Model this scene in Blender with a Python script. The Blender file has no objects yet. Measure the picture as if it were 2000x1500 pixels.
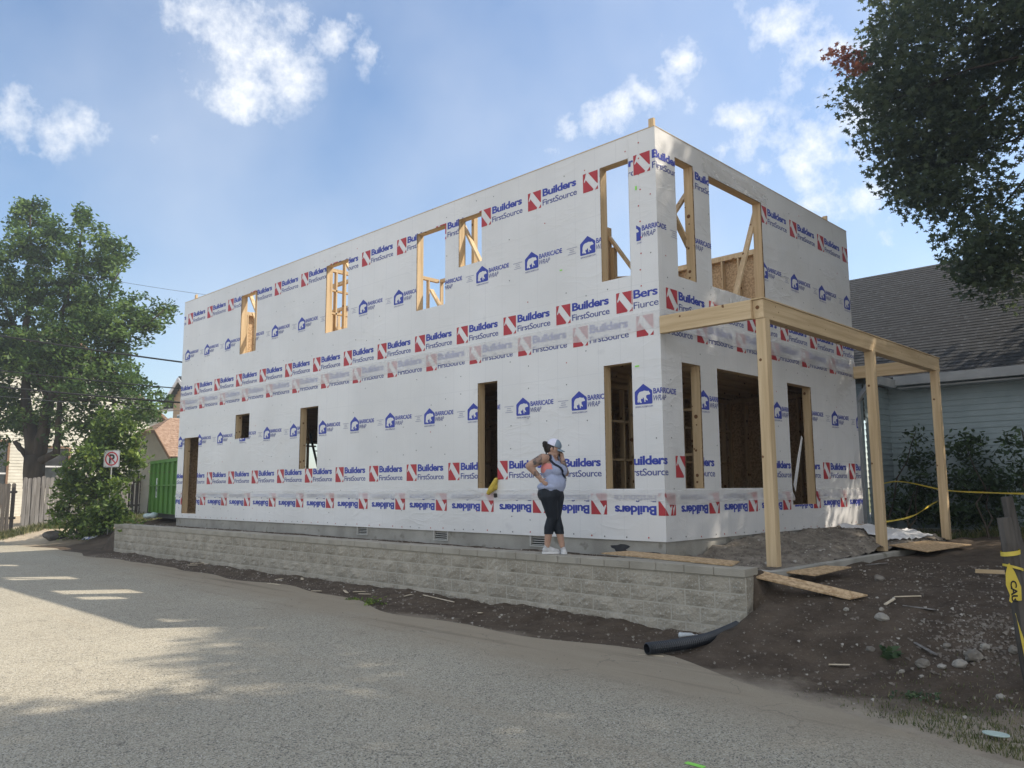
import bpy, bmesh, math, random
import numpy as np
from mathutils import Vector, Matrix, noise, geometry
R = math.radians
random.seed(7); rng = np.random.default_rng(7)
scene = bpy.context.scene
COL = scene.collection

# ---------------------------------------------------------------- camera
YAW, PITCH, ROLL = R(45.689), R(7.379), R(-0.33)
fh = Vector((-math.cos(YAW), math.sin(YAW), 0)); rt = Vector((math.sin(YAW), math.cos(YAW), 0)); up = Vector((0, 0, 1))
fw = fh*math.cos(PITCH) + up*math.sin(PITCH); u2 = up*math.cos(PITCH) - fh*math.sin(PITCH)
r2 = rt*math.cos(ROLL) + u2*math.sin(ROLL); u3 = u2*math.cos(ROLL) - rt*math.sin(ROLL)
cam = bpy.data.cameras.new('camera'); co = bpy.data.objects.new('camera', cam); COL.objects.link(co)
co.matrix_world = Matrix(((r2.x, u3.x, -fw.x, 0), (r2.y, u3.y, -fw.y, 0), (r2.z, u3.z, -fw.z, 1.72), (0, 0, 0, 1)))
cam.sensor_width = 36; cam.lens = 1568.5/2000*36; cam.clip_start = .1; cam.clip_end = 2000
scene.camera = co

# ---------------------------------------------------------------- sun, sky, exposure
SUN = Vector((.62, .76, 1.0)).normalized()
EL = math.asin(SUN.z); AZ = math.atan2(SUN.x, SUN.y)
sl = bpy.data.lights.new('sun', 'SUN'); sl.energy = 4.8; sl.angle = R(.6); sl.color = (1, .90, .76)
so = bpy.data.objects.new('sun', sl); COL.objects.link(so); so.rotation_euler = SUN.to_track_quat('Z', 'Y').to_euler()
so.location = (10, 10, 30)
vs = scene.view_settings
vs.view_transform = 'Standard'; vs.look = 'None'; vs.gamma = 1; vs.exposure = .50; vs.use_curve_mapping = False
W = bpy.data.worlds.new('World'); scene.world = W; W.use_nodes = True
nt = W.node_tree; nt.nodes.clear()
def wn(t, **k):
    n = nt.nodes.new(t)
    for a, b in k.items(): setattr(n, a, b)
    return n
def wmath(op, a, b=None, c=None, clamp=False):
    n = nt.nodes.new('ShaderNodeMath'); n.operation = op; n.use_clamp = clamp
    for i, v in enumerate((a, b, c)):
        if v is None: continue
        if isinstance(v, (int, float)): n.inputs[i].default_value = v
        else: nt.links.new(v, n.inputs[i])
    return n.outputs[0]
sky = wn('ShaderNodeTexSky', sky_type='NISHITA', sun_disc=False)
sky.sun_elevation = EL; sky.sun_rotation = AZ; sky.air_density = 1.15; sky.dust_density = 1.0; sky.ozone_density = 2.2; sky.altitude = 200
tc = wn('ShaderNodeTexCoord')
def pixdir(px, py): return (fw*1568.5 + r2*(px-1000) - u3*(py-750)).normalized()
# cloud banks: directions on the sky dome with angular size and density
CL = [(410,60,75,1),(470,130,100,1.1),(560,150,62,1),(455,195,50,1),(600,55,36,.8),(660,80,48,.85),(725,118,42,.85),
      (30,235,70,.75),(90,262,48,.7),(175,252,44,.6),(272,76,24,.6),(290,275,26,.55),(615,305,30,.35),(885,358,26,.4),
      (1340,105,44,1),(1310,150,40,1),(1260,180,44,.95),(1215,205,44,.95),(1160,225,44,.95),(1110,240,46,.95),(1085,275,40,.7),(1140,290,36,.55),(1310,60,40,.4),
      (1545,60,60,.95),(1600,110,58,.95),(1500,30,46,.6),(1480,280,62,.85),(1440,250,50,.7),(1555,350,50,.75),(1600,400,52,.8),(1500,345,34,.7),(1590,290,60,.75),
      (1660,230,60,.7),(1690,380,60,.65),(1740,460,60,.5),(1640,320,50,.6),(1700,100,70,.6),(1800,300,120,.5),(1450,0,36,.5),(1420,300,40,.6),(1520,420,40,.6),(1580,470,36,.55),(1350,200,30,.5),(1620,180,46,.8),(1560,140,50,.85),(1680,300,50,.6),(1720,200,60,.6)]
m = None
warp = wn('ShaderNodeTexNoise'); warp.inputs['Scale'].default_value = 5; warp.inputs['Detail'].default_value = 4
nt.links.new(tc.outputs['Generated'], warp.inputs['Vector'])
wv = wn('ShaderNodeVectorMath', operation='MULTIPLY_ADD'); nt.links.new(warp.outputs['Color'], wv.inputs[0]); wv.inputs[1].default_value = (.05,)*3; nt.links.new(tc.outputs['Generated'], wv.inputs[2])
wv2 = wn('ShaderNodeVectorMath', operation='SUBTRACT'); nt.links.new(wv.outputs[0], wv2.inputs[0]); wv2.inputs[1].default_value = (.025,)*3
for px, py, rr, dn in CL:
    d = wn('ShaderNodeVectorMath', operation='DISTANCE'); nt.links.new(wv2.outputs[0], d.inputs[0]); d.inputs[1].default_value = pixdir(px, py)
    q = rr*1.55/1568.5
    a = wmath('MULTIPLY_ADD', d.outputs['Value'], -dn/q, dn, clamp=True)
    m = a if m is None else wmath('MAXIMUM', m, a)
ns = wn('ShaderNodeTexNoise'); ns.inputs['Scale'].default_value = 17; ns.inputs['Detail'].default_value = 12; ns.inputs['Roughness'].default_value = .66
nt.links.new(tc.outputs['Generated'], ns.inputs['Vector'])
dens = wmath('ADD', m, wmath('MULTIPLY_ADD', ns.outputs['Fac'], 3.2, -1.80))
cmask = wmath('MULTIPLY', wmath('MULTIPLY_ADD', dens, 1.15, -.08, clamp=True), .9)
cmask = wmath('MULTIPLY', cmask, wmath('GREATER_THAN', m, 0.0001))
cmask = wmath('MULTIPLY', cmask, wmath('MULTIPLY', m, 2.6, clamp=True))
thin = wn('ShaderNodeTexNoise'); thin.inputs['Scale'].default_value = 3.2; thin.inputs['Detail'].default_value = 5
nt.links.new(tc.outputs['Generated'], thin.inputs['Vector'])
veil = wmath('MULTIPLY', wmath('MULTIPLY_ADD', thin.outputs['Fac'], 2.4, -.85, clamp=True), .34)
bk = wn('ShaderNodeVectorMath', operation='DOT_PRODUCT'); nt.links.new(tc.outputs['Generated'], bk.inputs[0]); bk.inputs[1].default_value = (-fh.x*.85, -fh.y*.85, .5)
# unseen cloud added behind the camera to fill shaded walls with neutral light
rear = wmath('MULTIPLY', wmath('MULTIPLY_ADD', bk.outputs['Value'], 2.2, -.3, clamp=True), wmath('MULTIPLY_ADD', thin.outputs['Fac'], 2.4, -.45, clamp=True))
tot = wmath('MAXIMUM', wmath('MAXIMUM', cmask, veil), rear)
b1 = wn('ShaderNodeBackground'); b1.inputs['Strength'].default_value = .13
tint = wn('ShaderNodeMix', data_type='RGBA', blend_type='MULTIPLY'); tint.inputs['Factor'].default_value = 1
nt.links.new(sky.outputs['Color'], tint.inputs['A']); tint.inputs['B'].default_value = (.90, .98, 1.05, 1)
nt.links.new(tint.outputs['Result'], b1.inputs['Color'])
b2 = wn('ShaderNodeBackground'); b2.inputs['Color'].default_value = (.95, .97, 1, 1); b2.inputs['Strength'].default_value = .86
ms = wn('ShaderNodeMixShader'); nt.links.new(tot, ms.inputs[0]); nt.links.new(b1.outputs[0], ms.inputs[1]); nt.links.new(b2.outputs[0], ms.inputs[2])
wo = wn('ShaderNodeOutputWorld'); nt.links.new(ms.outputs[0], wo.inputs['Surface'])

# ---------------------------------------------------------------- materials
MATS = {}
def M(name, c1, c2=None, scale=6, rough=.8, bump=0, bscale=None, stretch=(1, 1, 1), detail=6, spec=.3, c3=None, s3=40, f3=.5, coords='Object', lo=.35, hi=.65, metal=0, transl=0, alpha=0):
    m = bpy.data.materials.new(name); MATS[name] = m; m.use_nodes = True
    t = m.node_tree; L = t.links.new; N = t.nodes.new
    b = t.nodes['Principled BSDF']; b.inputs['Roughness'].default_value = rough; b.inputs['Specular IOR Level'].default_value = spec; b.inputs['Metallic'].default_value = metal
    b.inputs['Base Color'].default_value = (*c1, 1)
    tcn = N('ShaderNodeTexCoord'); mp = N('ShaderNodeMapping'); mp.inputs['Scale'].default_value = stretch
    if coords == 'World':
        g = N('ShaderNodeNewGeometry'); L(g.outputs['Position'], mp.inputs['Vector'])
    else: L(tcn.outputs['Object'], mp.inputs['Vector'])
    col = None
    if c2:
        n = N('ShaderNodeTexNoise'); n.inputs['Scale'].default_value = scale; n.inputs['Detail'].default_value = detail; L(mp.outputs[0], n.inputs['Vector'])
        r = N('ShaderNodeValToRGB'); r.color_ramp.elements[0].position = lo; r.color_ramp.elements[1].position = hi
        r.color_ramp.elements[0].color = (*c1, 1); r.color_ramp.elements[1].color = (*c2, 1); L(n.outputs['Fac'], r.inputs[0]); col = r.outputs[0]
    if c3:
        n = N('ShaderNodeTexNoise'); n.inputs['Scale'].default_value = s3; n.inputs['Detail'].default_value = 3; L(mp.outputs[0], n.inputs['Vector'])
        mr = N('ShaderNodeMapRange'); mr.inputs['From Min'].default_value = f3; mr.inputs['From Max'].default_value = f3+.12; L(n.outputs['Fac'], mr.inputs['Value'])
        x = N('ShaderNodeMix'); x.data_type = 'RGBA'; L(mr.outputs[0], x.inputs['Factor']); L(col, x.inputs['A']); x.inputs['B'].default_value = (*c3, 1); col = x.outputs['Result']
    if col is not None: L(col, b.inputs['Base Color'])
    if bump:
        n = N('ShaderNodeTexNoise'); n.inputs['Scale'].default_value = bscale or scale*3; n.inputs['Detail'].default_value = 8; L(mp.outputs[0], n.inputs['Vector'])
        bp = N('ShaderNodeBump'); bp.inputs['Strength'].default_value = min(1, bump); bp.inputs['Distance'].default_value = .02*max(1, bump); L(n.outputs['Fac'], bp.inputs['Height']); L(bp.outputs[0], b.inputs['Normal'])
    out = t.nodes['Material Output']
    if transl:
        tr = N('ShaderNodeBsdfTranslucent'); mx = N('ShaderNodeMixShader'); mx.inputs[0].default_value = transl
        if col is not None: L(col, tr.inputs['Color'])
        else: tr.inputs['Color'].default_value = (*c1, 1)
        L(b.outputs[0], mx.inputs[1]); L(tr.outputs[0], mx.inputs[2]); L(mx.outputs[0], out.inputs['Surface'])
    if alpha:
        tr = N('ShaderNodeBsdfTransparent'); mx = N('ShaderNodeMixShader'); mx.inputs[0].default_value = alpha
        L(b.outputs[0], mx.inputs[1]); L(tr.outputs[0], mx.inputs[2]); L(mx.outputs[0], out.inputs['Surface'])
    return m

def knots(m):
    t = m.node_tree; L = t.links.new; N = t.nodes.new; b = t.nodes['Principled BSDF']; src = b.inputs['Base Color'].links[0].from_socket
    tc_ = N('ShaderNodeTexCoord'); v = N('ShaderNodeTexVoronoi'); v.inputs['Scale'].default_value = 6.5; L(tc_.outputs['Object'], v.inputs['Vector'])
    sc_ = N('ShaderNodeSeparateColor'); L(v.outputs['Color'], sc_.inputs[0])
    th = N('ShaderNodeMath'); th.operation = 'MULTIPLY_ADD'; L(sc_.outputs[0], th.inputs[0]); th.inputs[1].default_value = .34; th.inputs[2].default_value = -.10
    mr = N('ShaderNodeMapRange'); L(v.outputs['Distance'], mr.inputs['Value']); L(th.outputs[0], mr.inputs['From Min']); mr.inputs['From Max'].default_value = .17; mr.inputs['To Min'].default_value = 1; mr.inputs['To Max'].default_value = 0
    lt_ = N('ShaderNodeMath'); lt_.operation = 'LESS_THAN'; L(v.outputs['Distance'], lt_.inputs[0]); L(th.outputs[0], lt_.inputs[1])
    x = N('ShaderNodeMix'); x.data_type = 'RGBA'; L(lt_.outputs[0], x.inputs['Factor']); L(src, x.inputs['A']); x.inputs['B'].default_value = (.16, .075, .03, 1); L(x.outputs['Result'], b.inputs['Base Color'])
def lumber(name, stretch):
    m = M(name, (.47, .34, .19), (.66, .51, .32), 7, .75, .15, 30, stretch, lo=.3, hi=.7, c3=(.34, .20, .10), s3=9, f3=.67)
    knots(m)
    return m
WX = lumber('lumber_grain_x', (.12, 2, 2)); WY = lumber('lumber_grain_y', (2, .12, 2)); WZ = lumber('lumber_grain_z', (2, 2, .12))
OSB = M('strand_board', (.36, .24, .13), (.58, .42, .25), 22, .85, .3, 60, (1, 1, 1), lo=.38, hi=.6, c3=(.28, .17, .09), s3=35, f3=.6)

def wrap_mat(name, tone=(.715, .71, .705), wr=.35):
    m = bpy.data.materials.new(name); m.use_nodes = True; t = m.node_tree; L = t.links.new; N = t.nodes.new
    b = t.nodes['Principled BSDF']; b.inputs['Roughness'].default_value = .42; b.inputs['Specular IOR Level'].default_value = .45
    g = N('ShaderNodeNewGeometry')
    n = N('ShaderNodeTexNoise'); n.inputs['Scale'].default_value = .6; n.inputs['Detail'].default_value = 5; L(g.outputs['Position'], n.inputs['Vector'])
    r = N('ShaderNodeValToRGB'); r.color_ramp.elements[0].color = (tone[0]*.93, tone[1]*.93, tone[2]*.925, 1); r.color_ramp.elements[1].color = (tone[0]*1.05, tone[1]*1.05, tone[2]*1.05, 1)
    r.color_ramp.elements[0].position = .35; r.color_ramp.elements[1].position = .65; L(n.outputs['Fac'], r.inputs[0])
    # faint scuffs
    n2 = N('ShaderNodeTexNoise'); n2.inputs['Scale'].default_value = 3.1; n2.inputs['Detail'].default_value = 9; L(g.outputs['Position'], n2.inputs['Vector'])
    mr = N('ShaderNodeMapRange'); mr.inputs['From Min'].default_value = .66; mr.inputs['From Max'].default_value = .78; L(n2.outputs['Fac'], mr.inputs['Value']); mr.inputs['To Max'].default_value = .35
    # stud and sheathing lines telegraphing through
    sp = N('ShaderNodeSeparateXYZ'); L(g.outputs['Position'], sp.inputs[0])
    def mt(op, a, b_=None, c=None):
        k = N('ShaderNodeMath'); k.operation = op
        for i, v in enumerate((a, b_, c)):
            if v is None: continue
            if isinstance(v, (int, float)): k.inputs[i].default_value = v
            else: L(v, k.inputs[i])
        return k.outputs[0]
    s = mt('ADD', sp.outputs['X'], sp.outputs['Y'])
    fx = mt('PINGPONG', s, .2035); lx = mt('LESS_THAN', fx, .006)
    zz = mt('ADD', sp.outputs['Z'], .25); fz = mt('PINGPONG', zz, .61); lz = mt('LESS_THAN', fz, .005)
    ln = mt('MULTIPLY', mt('MAXIMUM', lx, lz), mt('MULTIPLY', n.outputs['Fac'], .34))
    fac = mt('ADD', mr.outputs[0], ln)
    x = N('ShaderNodeMix'); x.data_type = 'RGBA'; L(fac, x.inputs['Factor']); L(r.outputs[0], x.inputs['A']); x.inputs['B'].default_value = (.45, .45, .47, 1); L(x.outputs['Result'], b.inputs['Base Color'])
    # wrinkles: diagonal creases + soft waves
    mp = N('ShaderNodeMapping'); mp.inputs['Rotation'].default_value = (.4, .6, 0); mp.inputs['Scale'].default_value = (.9, .9, 2.4); L(g.outputs['Position'], mp.inputs['Vector'])
    w = N('ShaderNodeTexNoise'); w.inputs['Scale'].default_value = 1.6; w.inputs['Detail'].default_value = 3; w.inputs['Distortion'].default_value = .6; L(mp.outputs[0], w.inputs['Vector'])
    pw = mt('POWER', mt('ABSOLUTE', mt('SUBTRACT', w.outputs['Fac'], .5)), .5)
    w2 = N('ShaderNodeTexNoise'); w2.inputs['Scale'].default_value = 1.3; w2.inputs['Detail'].default_value = 2; L(g.outputs['Position'], w2.inputs['Vector'])
    w3 = N('ShaderNodeTexNoise'); w3.inputs['Scale'].default_value = .8; w3.inputs['Detail'].default_value = 2; L(g.outputs['Position'], w3.inputs['Vector'])
    msk = mt('MULTIPLY_ADD', w3.outputs['Fac'], 5, -2.35); msk.node.use_clamp = True
    h = mt('MULTIPLY_ADD', w2.outputs['Fac'], 2.2, mt('MULTIPLY', mt('MULTIPLY', pw, msk), -1.0))
    bp = N('ShaderNodeBump'); bp.inputs['Strength'].default_value = wr; bp.inputs['Distance'].default_value = .035; L(h, bp.inputs['Height']); L(bp.outputs[0], b.inputs['Normal'])
    return m
WRAP = wrap_mat('white_house_wrap', wr=.32); WRAPR = wrap_mat('white_house_wrap_creased', wr=.6)
def film_mat(name, a):
    m = wrap_mat(name, (.82, .81, .80), .8); t = m.node_tree
    tr = t.nodes.new('ShaderNodeBsdfTransparent'); mx = t.nodes.new('ShaderNodeMixShader'); mx.inputs[0].default_value = a
    t.links.new(t.nodes['Principled BSDF'].outputs[0], mx.inputs[1]); t.links.new(tr.outputs[0], mx.inputs[2]); t.links.new(mx.outputs[0], t.nodes['Material Output'].inputs['Surface'])
    return m
FILM = film_mat('overlapping_wrap_film', .52)
RED = M('printed_red', (.40, .035, .045), (.46, .05, .06), 3, .5); BLUE = M('printed_blue', (.035, .055, .33), (.05, .07, .38), 3, .5)
NAVY = M('printed_navy', (.06, .075, .27), rough=.5); PALE = M('printed_grey', (.33, .34, .45), rough=.5); PWHITE = M('printed_white', (.715, .71, .705), rough=.45)
DARK = M('nail_grey', (.16, .17, .17), rough=.5); NRED = M('nail_red', (.45, .05, .05), rough=.5)
CONC = M('concrete', (.30, .285, .25), (.42, .40, .355), 2.2, .9, .3, 40, c3=(.22, .205, .17), s3=5, f3=.60, coords='World')
BLOCK = M('split_face_block', (.30, .27, .215), (.42, .38, .31), 2.6, .95, 1.0, 26, c3=(.47, .45, .40), s3=45, f3=.57, coords='World')
CAPB = M('cap_block', (.31, .285, .235), (.40, .37, .31), 3, .9, .3, 50, coords='World', c3=(.30, .28, .24), s3=6, f3=.6)
MORT = M('mortar', (.50, .47, .40), (.42, .39, .33), 9, .95, coords='World')
SOIL = M('dark_soil', (.075, .058, .042), (.15, .12, .09), 5, .95, 1.0, 30, coords='World')
GREENP = M('green_paint', (.075, .19, .035), (.105, .24, .05), 2, .5, .05, c3=(.12, .12, .06), s3=7, f3=.66)
BLACKM = M('black_steel', (.02, .02, .02), (.04, .035, .03), 5, .6)
WHITEP = M('white_paint', (.72, .73, .74), (.62, .63, .64), 4, .5)
BARK = M('bark', (.03, .023, .017), (.075, .06, .045), 5, .95, 1.0, 20, (1, 1, .25))
GREYW = M('weathered_grey_wood', (.13, .12, .11), (.26, .245, .23), 5, .9, .5, 30, (3, 3, .2))
DARKW = M('weathered_dark_wood', (.055, .048, .042), (.12, .108, .096), 5, .9, .5, 30, (3, 3, .2))

# ---------------------------------------------------------------- mesh + object helpers
class MB:
    def __init__(s): s.v = []; s.f = []; s.m = []
    def add(s, vs, fs, mi=0):
        o = len(s.v); s.v += [tuple(v) for v in vs]; s.f += [tuple(i+o for i in f) for f in fs]; s.m += [mi]*len(fs); return s
    def box(s, a, b, mi=0, T=None):
        x0, y0, z0 = a; x1, y1, z1 = b
        v = [(x0, y0, z0), (x1, y0, z0), (x1, y1, z0), (x0, y1, z0), (x0, y0, z1), (x1, y0, z1), (x1, y1, z1), (x0, y1, z1)]
        if T: v = [T(*q) for q in v]
        return s.add(v, [(0, 3, 2, 1), (4, 5, 6, 7), (0, 1, 5, 4), (1, 2, 6, 5), (2, 3, 7, 6), (3, 0, 4, 7)], mi)
    def bar(s, p, q, w, h, mi=0, upv=(0, 0, 1), roll=0):
        p = Vector(p); q = Vector(q); d = (q-p).normalized(); u = Vector(upv)
        if abs(d.dot(u)) > .98: u = Vector((0, 1, 0))
        sd = d.cross(u).normalized(); u = sd.cross(d)
        if roll: c, n_ = math.cos(roll), math.sin(roll); sd, u = sd*c+u*n_, u*c-sd*n_
        v = [e + sd*a*w/2 + u*b*h/2 for e in (p, q) for a, b in ((-1, -1), (1, -1), (1, 1), (-1, 1))]
        return s.add(v, [(3, 2, 1, 0), (4, 5, 6, 7), (0, 1, 5, 4), (1, 2, 6, 5), (2, 3, 7, 6), (3, 0, 4, 7)], mi)
    def tube(s, pts, rads, n=8, mi=0, cap=True, wob=0):
        pts = [Vector(p) for p in pts]
        if isinstance(rads, (int, float)): rads = [rads]*len(pts)
        vs = []; fs = []; pu = None
        for i, p in enumerate(pts):
            d = (pts[min(i+1, len(pts)-1)] - pts[max(i-1, 0)]).normalized()
            u = pu if pu is not None else (Vector((0, 0, 1)) if abs(d.z) < .9 else Vector((1, 0, 0)))
            a = d.cross(u).normalized(); u = a.cross(d).normalized(); pu = u
            for k in range(n):
                t = 2*math.pi*k/n; rr = rads[i]*(1+wob*random.uniform(-1, 1)); vs.append(p + a*math.cos(t)*rr + u*math.sin(t)*rr)
        for i in range(len(pts)-1):
            for k in range(n): fs.append((i*n+k, i*n+(k+1) % n, (i+1)*n+(k+1) % n, (i+1)*n+k))
        if cap: fs.append(tuple(range(n))[::-1]); fs.append(tuple((len(pts)-1)*n+k for k in range(n)))
        return s.add(vs, fs, mi)
    def poly(s, pts, mi=0): return s.add(pts, [tuple(range(len(pts)))], mi)
    def prism(s, pts, ext, mi=0):
        n = len(pts); e = Vector(ext); v = [Vector(p) for p in pts]; v += [p+e for p in v]
        return s.add(v, [tuple(range(n))[::-1], tuple(range(n, 2*n))] + [(i, (i+1) % n, (i+1) % n+n, i+n) for i in range(n)], mi)
    def disc(s, c, r_, nrm, n=8, mi=0, h=0):
        nrm = Vector(nrm).normalized(); a = nrm.orthogonal().normalized(); b = nrm.cross(a); c = Vector(c)
        return s.poly([c + a*math.cos(2*math.pi*k/n)*r_ + b*math.sin(2*math.pi*k/n)*r_ for k in range(n)], mi)
    def build(s, name, mats, parent=None, smooth=False, label=None, bevel=0, **k):
        if not isinstance(mats, (list, tuple)): mats = [mats]
        V = np.array(s.v, dtype=float)
        o = Vector(((V[:, 0].min()+V[:, 0].max())/2, (V[:, 1].min()+V[:, 1].max())/2, V[:, 2].min()))
        me = bpy.data.meshes.new(name); me.from_pydata((V - np.array(o)).tolist(), [], s.f)
        for mm in mats: me.materials.append(mm)
        if len(mats) > 1: me.polygons.foreach_set('material_index', s.m)
        if smooth: me.polygons.foreach_set('use_smooth', [True]*len(me.polygons))
        me.update(); ob = bpy.data.objects.new(name, me); COL.objects.link(ob)
        if bevel:
            bv = ob.modifiers.new('bevel', 'BEVEL'); bv.width = bevel; bv.segments = 1; bv.limit_method = 'ANGLE'
        place(ob, o, parent)
        tag(ob, label=label, **k)
        return ob
def world_of(o):
    w = Matrix.Translation(o.location)
    return w if o.parent is None else world_of(o.parent) @ o.matrix_parent_inverse @ w
def place(ob, o, parent):
    ob.location = o
    if parent is not None:
        ob.parent = parent; ob.matrix_parent_inverse = world_of(parent).inverted()
def tag(o, label=None, cat=None, group=None, kind=None):
    for k, v in (('label', label), ('category', cat), ('group', group), ('kind', kind)):
        if v: o[k] = v
    return o
def thing(name, label, cat, loc=(0, 0, 0), group=None):
    o = bpy.data.objects.new(name, None); COL.objects.link(o); o.location = loc; o.empty_display_size = .2
    return tag(o, label, cat, group)
def raw(name, V, F, mats, parent=None, origin=None, attr=None, smooth=False, fm=None):
    """V (n,3) and F (m,k) numpy arrays"""
    V = np.asarray(V, dtype=np.float32); o = np.array([(V[:, 0].min()+V[:, 0].max())/2, (V[:, 1].min()+V[:, 1].max())/2, V[:, 2].min()]) if origin is None else np.array(origin)
    me = bpy.data.meshes.new(name); n, k = F.shape
    me.vertices.add(len(V)); me.vertices.foreach_set('co', (V-o).astype(np.float32).ravel())
    me.loops.add(n*k); me.loops.foreach_set('vertex_index', F.ravel().astype(np.int32))
    me.polygons.add(n); me.polygons.foreach_set('loop_start', np.arange(0, n*k, k, dtype=np.int32)); me.polygons.foreach_set('loop_total', np.full(n, k, dtype=np.int32))
    for mm in (mats if isinstance(mats, (list, tuple)) else [mats]): me.materials.append(mm)
    if fm is not None: me.polygons.foreach_set('material_index', fm.astype(np.int32))
    if smooth: me.polygons.foreach_set('use_smooth', np.ones(n, dtype=bool))
    me.update(); me.validate()
    if attr is not None:
        at = me.attributes.new('tone', 'FLOAT', 'FACE'); at.data.foreach_set('value', attr.astype(np.float32))
    ob = bpy.data.objects.new(name, me); COL.objects.link(ob); place(ob, Vector(o.tolist()), parent); return ob
def ss(a, b, x):
    t = min(1, max(0, (x-a)/(b-a))); return t*t*(3-2*t)

# ---------------------------------------------------------------- site dimensions (metres)
X0, Y0, ZB, ZT, XL, YR = -6.257, 9.40, .977, 6.927, -22.005, 16.31
RWX0, RWX1, RWY, RWT = -23.70, -4.60, 8.45, .80      # retaining wall

def road_edge(x): return 6.05 + .95*ss(-1.5, -5, x) + .7*ss(-6, -16, x) + .14*math.sin(x*.9) + .1*math.sin(x*2.3+1) + (0 if x < 0 else -.15*x*0)
def ground_h(x, y):
    nz = noise.noise(Vector((x*.8, y*.8, 0)))*.06 + noise.noise(Vector((x*2.7, y*2.7, 3)))*.05 + noise.noise(Vector((x*8, y*8, 5)))*.032
    # right-hand lot
    hr = .60*ss(6.9, 9.7, y) + .16*ss(10, 17, y)
    # behind / before retaining wall
    hm = .05*ss(7.4, 8.4, y) if y < 8.58 else .765 - .12*ss(-7.2, -6.2, x)*ss(8.8, 9.15, y)
    # left side
    lot = .45 + .36*ss(-31, -26, x)
    hl = lot*ss(8.4, 11.0, y) if x > -31 else .3*ss(7.8, 9.6, y) + .2*ss(9.6, 13, y)
    if x < -28: hl = hl if x > -31 else hl
    k = ss(-31.5, -28.5, x); hl = (lot*ss(8.6, 11.2, y))*k + (.28*ss(7.7, 9.4, y)+.22*ss(9.4, 13, y))*(1-k)
    if x >= RWX1: h = hm + (hr-hm)*ss(RWX1-.02, RWX1+.12, x) if y > 8.0 else hm + (hr-hm)*ss(RWX1-.6, RWX1+.3, x)
    elif x >= RWX0-.02: h = hm
    else: h = hm + (hl-hm)*(1-ss(RWX0-1.6, RWX0-.05, x))
    # porch pad stays level under the fill
    amp = ss(road_edge(x)-.3, road_edge(x)+1.2, y)
    if RWX0 < x < RWX1 and y > 8.5: amp = .35
    if y < 5: amp = 0
    return h + nz*amp - .012*(1-amp)

def dirt_material():
    m = bpy.data.materials.new('dirt_ground'); m.use_nodes = True; t = m.node_tree; L = t.links.new; N = t.nodes.new
    b = t.nodes['Principled BSDF']; b.inputs['Roughness'].default_value = .95; b.inputs['Specular IOR Level'].default_value = .15
    g = N('ShaderNodeNewGeometry'); sp = N('ShaderNodeSeparateXYZ'); L(g.outputs['Position'], sp.inputs[0])
    def nz(s, d=6, r_=.6):
        n = N('ShaderNodeTexNoise'); n.inputs['Scale'].default_value = s; n.inputs['Detail'].default_value = d; n.inputs['Roughness'].default_value = r_; L(g.outputs['Position'], n.inputs['Vector']); return n.outputs['Fac']
    def mt(op, a, b_=None, c=None, cl=False):
        k = N('ShaderNodeMath'); k.operation = op; k.use_clamp = cl
        for i, v in enumerate((a, b_, c)):
            if v is None: continue
            if isinstance(v, (int, float)): k.inputs[i].default_value = v
            else: L(v, k.inputs[i])
        return k.outputs[0]
    def mix(f, a, c):
        x = N('ShaderNodeMix'); x.data_type = 'RGBA'
        if isinstance(f, float): x.inputs['Factor'].default_value = f
        else: L(f, x.inputs['Factor'])
        for s_, v in (('A', a), ('B', c)):
            if isinstance(v, tuple): x.inputs[s_].default_value = (*v, 1)
            else: L(v, x.inputs[s_])
        return x.outputs['Result']
    dark = mix(mt('MULTIPLY_ADD', nz(2.5, 8, .7), 2.4, -.75, True), (.055, .041, .030), (.135, .105, .078))
    crumbs = mt('MULTIPLY_ADD', nz(26, 4, .7), 6, -3.6, True)
    dark = mix(crumbs, dark, (.20, .165, .13))
    tan = mix(mt('MULTIPLY_ADD', nz(1.2, 8, .65), 2.6, -.8, True), (.27, .225, .17), (.40, .35, .275))
    tan = mix(mt('MULTIPLY_ADD', nz(5, 6, .7), 3, -1.6, True), tan, (.19, .16, .12))
    # dusty tan close to the road, dark turned soil near the walls
    wob = mt('MULTIPLY_ADD', nz(.9, 6), 1.8, -.9)
    yy = mt('ADD', sp.outputs['Y'], wob)
    xe = mt('MULTIPLY_ADD', sp.outputs['X'], .028, .22)         # edge drifts with x
    f = N('ShaderNodeMapRange'); L(mt('ADD', yy, xe), f.inputs['Value']); f.inputs['From Min'].default_value = 6.75; f.inputs['From Max'].default_value = 7.35
    c = mix(f.outputs[0], tan, dark)
    # far-left lane is dry sand and the ground beyond is dry too
    f2 = N('ShaderNodeMapRange'); L(mt('ADD', sp.outputs['X'], wob), f2.inputs['Value']); f2.inputs['From Min'].default_value = -28; f2.inputs['From Max'].default_value = -30; 
    sand = mix(mt('MULTIPLY_ADD', nz(2, 6), 2, -.6, True), (.40, .33, .24), (.50, .43, .33))
    c = mix(f2.outputs[0], c, sand)
    gr = N('ShaderNodeMapRange'); L(mt('ADD', sp.outputs['Y'], mt('MULTIPLY_ADD', nz(.6, 5), 3, -1.5)), gr.inputs['Value']); gr.inputs['From Min'].default_value = 17; gr.inputs['From Max'].default_value = 19
    c = mix(gr.outputs[0], c, mix(nz(4), (.10, .12, .05), (.20, .19, .09)))
    L(c, b.inputs['Base Color'])
    bp = N('ShaderNodeBump'); bp.inputs['Strength'].default_value = .9; bp.inputs['Distance'].default_value = .03; L(mt('ADD', nz(9, 9, .7), mt('MULTIPLY', nz(45, 5), .35)), bp.inputs['Height']); L(bp.outputs[0], b.inputs['Normal'])
    return m
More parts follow.
